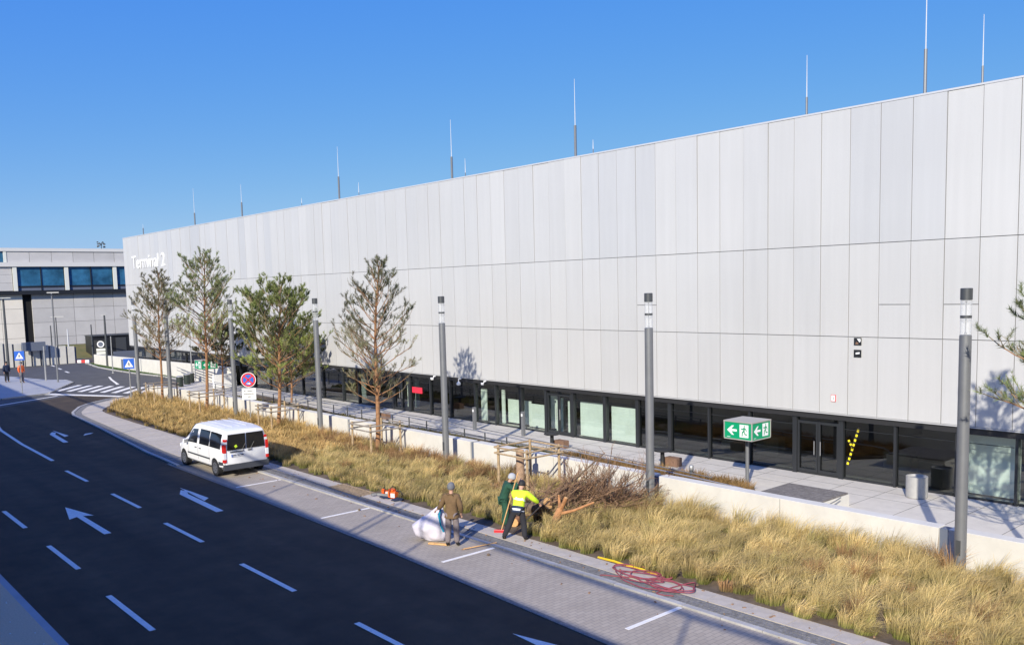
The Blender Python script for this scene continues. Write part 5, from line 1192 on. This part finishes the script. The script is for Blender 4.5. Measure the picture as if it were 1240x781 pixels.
for sg in (-1, 1):
    def win(nm, x0, x1, u0=.10, u1=.90, taper=0):
        n_ = 5; grid = []
        for j in range(4):
            u = u0+(u1-u0)*j/3; row = []
            for i in range(n_+1):
                xe = x1-taper*(j/3); row.append(side_pt(x0+(xe-x0)*i/n_, u, sg))
            grid.append(row)
        sheet(nm, 'vandark', grid, sg)
    win('rear_side_window', .28, 1.28, .06, .88); win('middle_side_window', 1.34, 2.30, .06, .88); win('front_side_window', 2.52, 3.62, .06, .84, .42)
    # mouldings, sill, door gaps, handles
    for a, b in ((1.25, 3.5),):
        sheet('side_moulding', 'carplastic', [[low_pt(a+(b-a)*i/6, z, sg, .012) for i in range(7)] for z in (.60, .66)], sg, .02)
    for x in (1.30, 2.42, 3.45): sheet('door_gap', 'steel_d', [[low_pt(x, z, sg, .003), low_pt(x+.012, z, sg, .003)] for z in (.36, .5, .7, .9, 1.02)], sg, .004)
    for x in (2.18, 2.62): MB().box(low_pt(x, .93, sg, .02), (.15, .03, .03)).build('door_handle', 'carplastic' if sg < 0 else 'carplastic', V_, bevel=.005)
    sheet('rear_bumper_side', 'carplastic', [[low_pt(.02+.42*i/4, z, sg, .01) for i in range(5)] for z in (.37, .5, .62)], sg, .02)
    mo = MB().box((-3.48, sg*1.03, 1.10), (.12, .20, .17)).build('mirror', 'carwhite', V_, bevel=.03); MB().box((-3.418, sg*1.03, 1.10), (.004, .16, .13)).build('mirror_glass', 'steel_l', mo)
    # tail lights wrap the corner
    for (z0, z1, m_) in ((.60, .72, 'taillight'), (.725, .97, 'clearlens'), (.975, 1.30, 'taillight'), (1.305, 1.40, 'clearlens'), (1.405, 1.50, 'taillight')):
        yy = .885 if z0 < 1.0 else .84+(1.3-z0)*.05
        MB().box((-.055, sg*(yy-.025), (z0+z1)/2), (.16, .115, z1-z0)).build('tail_light', m_, V_, bevel=.01)
    # headlight
    MB().box((-4.50, sg*.70, .78), (.26, .26, .14), rz=sg*R(-20)).build('headlight', 'clearlens', V_, bevel=.02)
# rear face: two doors with windows
def rear_x(z): return float(np.interp(z, [.3, 1.02, 1.55, 1.66, 1.79], [0.03, 0.0, 0.0, .003, .09]))
def rq(nm, m_, y0, y1, z0, z1, e=.01, th=.02, tp=0):
    mb = MB(); a = (rear_x(z0)*-1+e); b = (-rear_x(z1)+e)
    P = [(a, y0, z0), (a, y1, z0), (b, y1-tp*(1 if y1 > 0 else 0), z1), (b, y0+tp*(1 if y0 < 0 else 0), z1)]
    mb.add(P+[(p[0]-th, p[1], p[2]) for p in P], [(0, 1, 2, 3), (7, 6, 5, 4), (0, 4, 5, 1), (1, 5, 6, 2), (2, 6, 7, 3), (3, 7, 4, 0)]); return mb.build(nm, m_, V_)
for sg in (-1, 1):
    y0, y1 = (-.80, -.006) if sg < 0 else (.006, .80)
    rq('rear_door', 'carwhite', y0, y1, .50, 1.70, .016, .05, .08)
    wy0, wy1 = (-.77, -.02) if sg < 0 else (.02, .77)
    rq('rear_window', 'vandark', wy0, wy1, 1.07, 1.67, .030, .02, .06)
rq('roof_trim', 'carplastic', -.25, .25, 1.765, 1.79, .03, .05)
rq('rear_bumper', 'carplastic', -.90, .90, .30, .52, .06, .16)
for a in (-.18, .16): MB().tube([(.04, a, 1.05), (.045, a+.05, 1.12), (.045, a+.16, 1.30)], .012, 6).build('wiper', 'black', V_)
rq('handle_bar', 'carplastic', -.66, -.10, .975, 1.01, .035, .02); rq('door_latch', 'carplastic', .06, .22, .98, 1.02, .035, .02)
np_ = rq('number_plate', 'white', -.62, -.12, .80, .91, .036, .012)
MB().b2((.037, -.615, .805), (.040, -.575, .905)).build('plate_blue_strip', 'signblue', np_)
mb = MB()
for i, a in enumerate((-.55, -.50, -.45, -.37, -.32, -.25, -.20, -.16)): mb.b2((.037, a, .83), (.040, a+.028, .885))
mb.build('plate_characters', 'black', np_)
MB().box((.02, -.42, 1.20), (.004, .10, .10), rx=.5).build('hi_vis_vest_inside', 'hivis', V_).location = (.012, 0, 0)
# windscreen
grid = []
for z, x in ((1.15, 4.03), (1.38, 3.73), (1.62, 3.46), (1.76, 3.22)):
    w_ = sect(x)[5]; grid.append([Vector((-x-.012, y*w_*.93, z+.0)) for y in (-1, -.5, 0, .5, 1)])
mb = MB(); vs = [p for r in grid for p in r]; fs = [(i*5+j, i*5+j+1, (i+1)*5+j+1, (i+1)*5+j) for i in range(3) for j in range(4)]; mb.add([p+Vector((-.02, 0, .02)) for p in vs], fs); mb.build('windscreen', 'vandark', V_, True)
for i in range(5): MB().b2((-.5-i*.0, -.58+i*.29-.006, 1.888), (-2.9, -.58+i*.29+.006, 1.897)).build('roof_rib', 'carwhite', V_)
MB().box((-2.3, 0, .30), (3.6, 1.3, .12)).build('underbody', 'black', V_)
MB().box((-4.68, 0, .45), (.14, 1.4, .22)).build('front_bumper', 'carplastic', V_, bevel=.03)
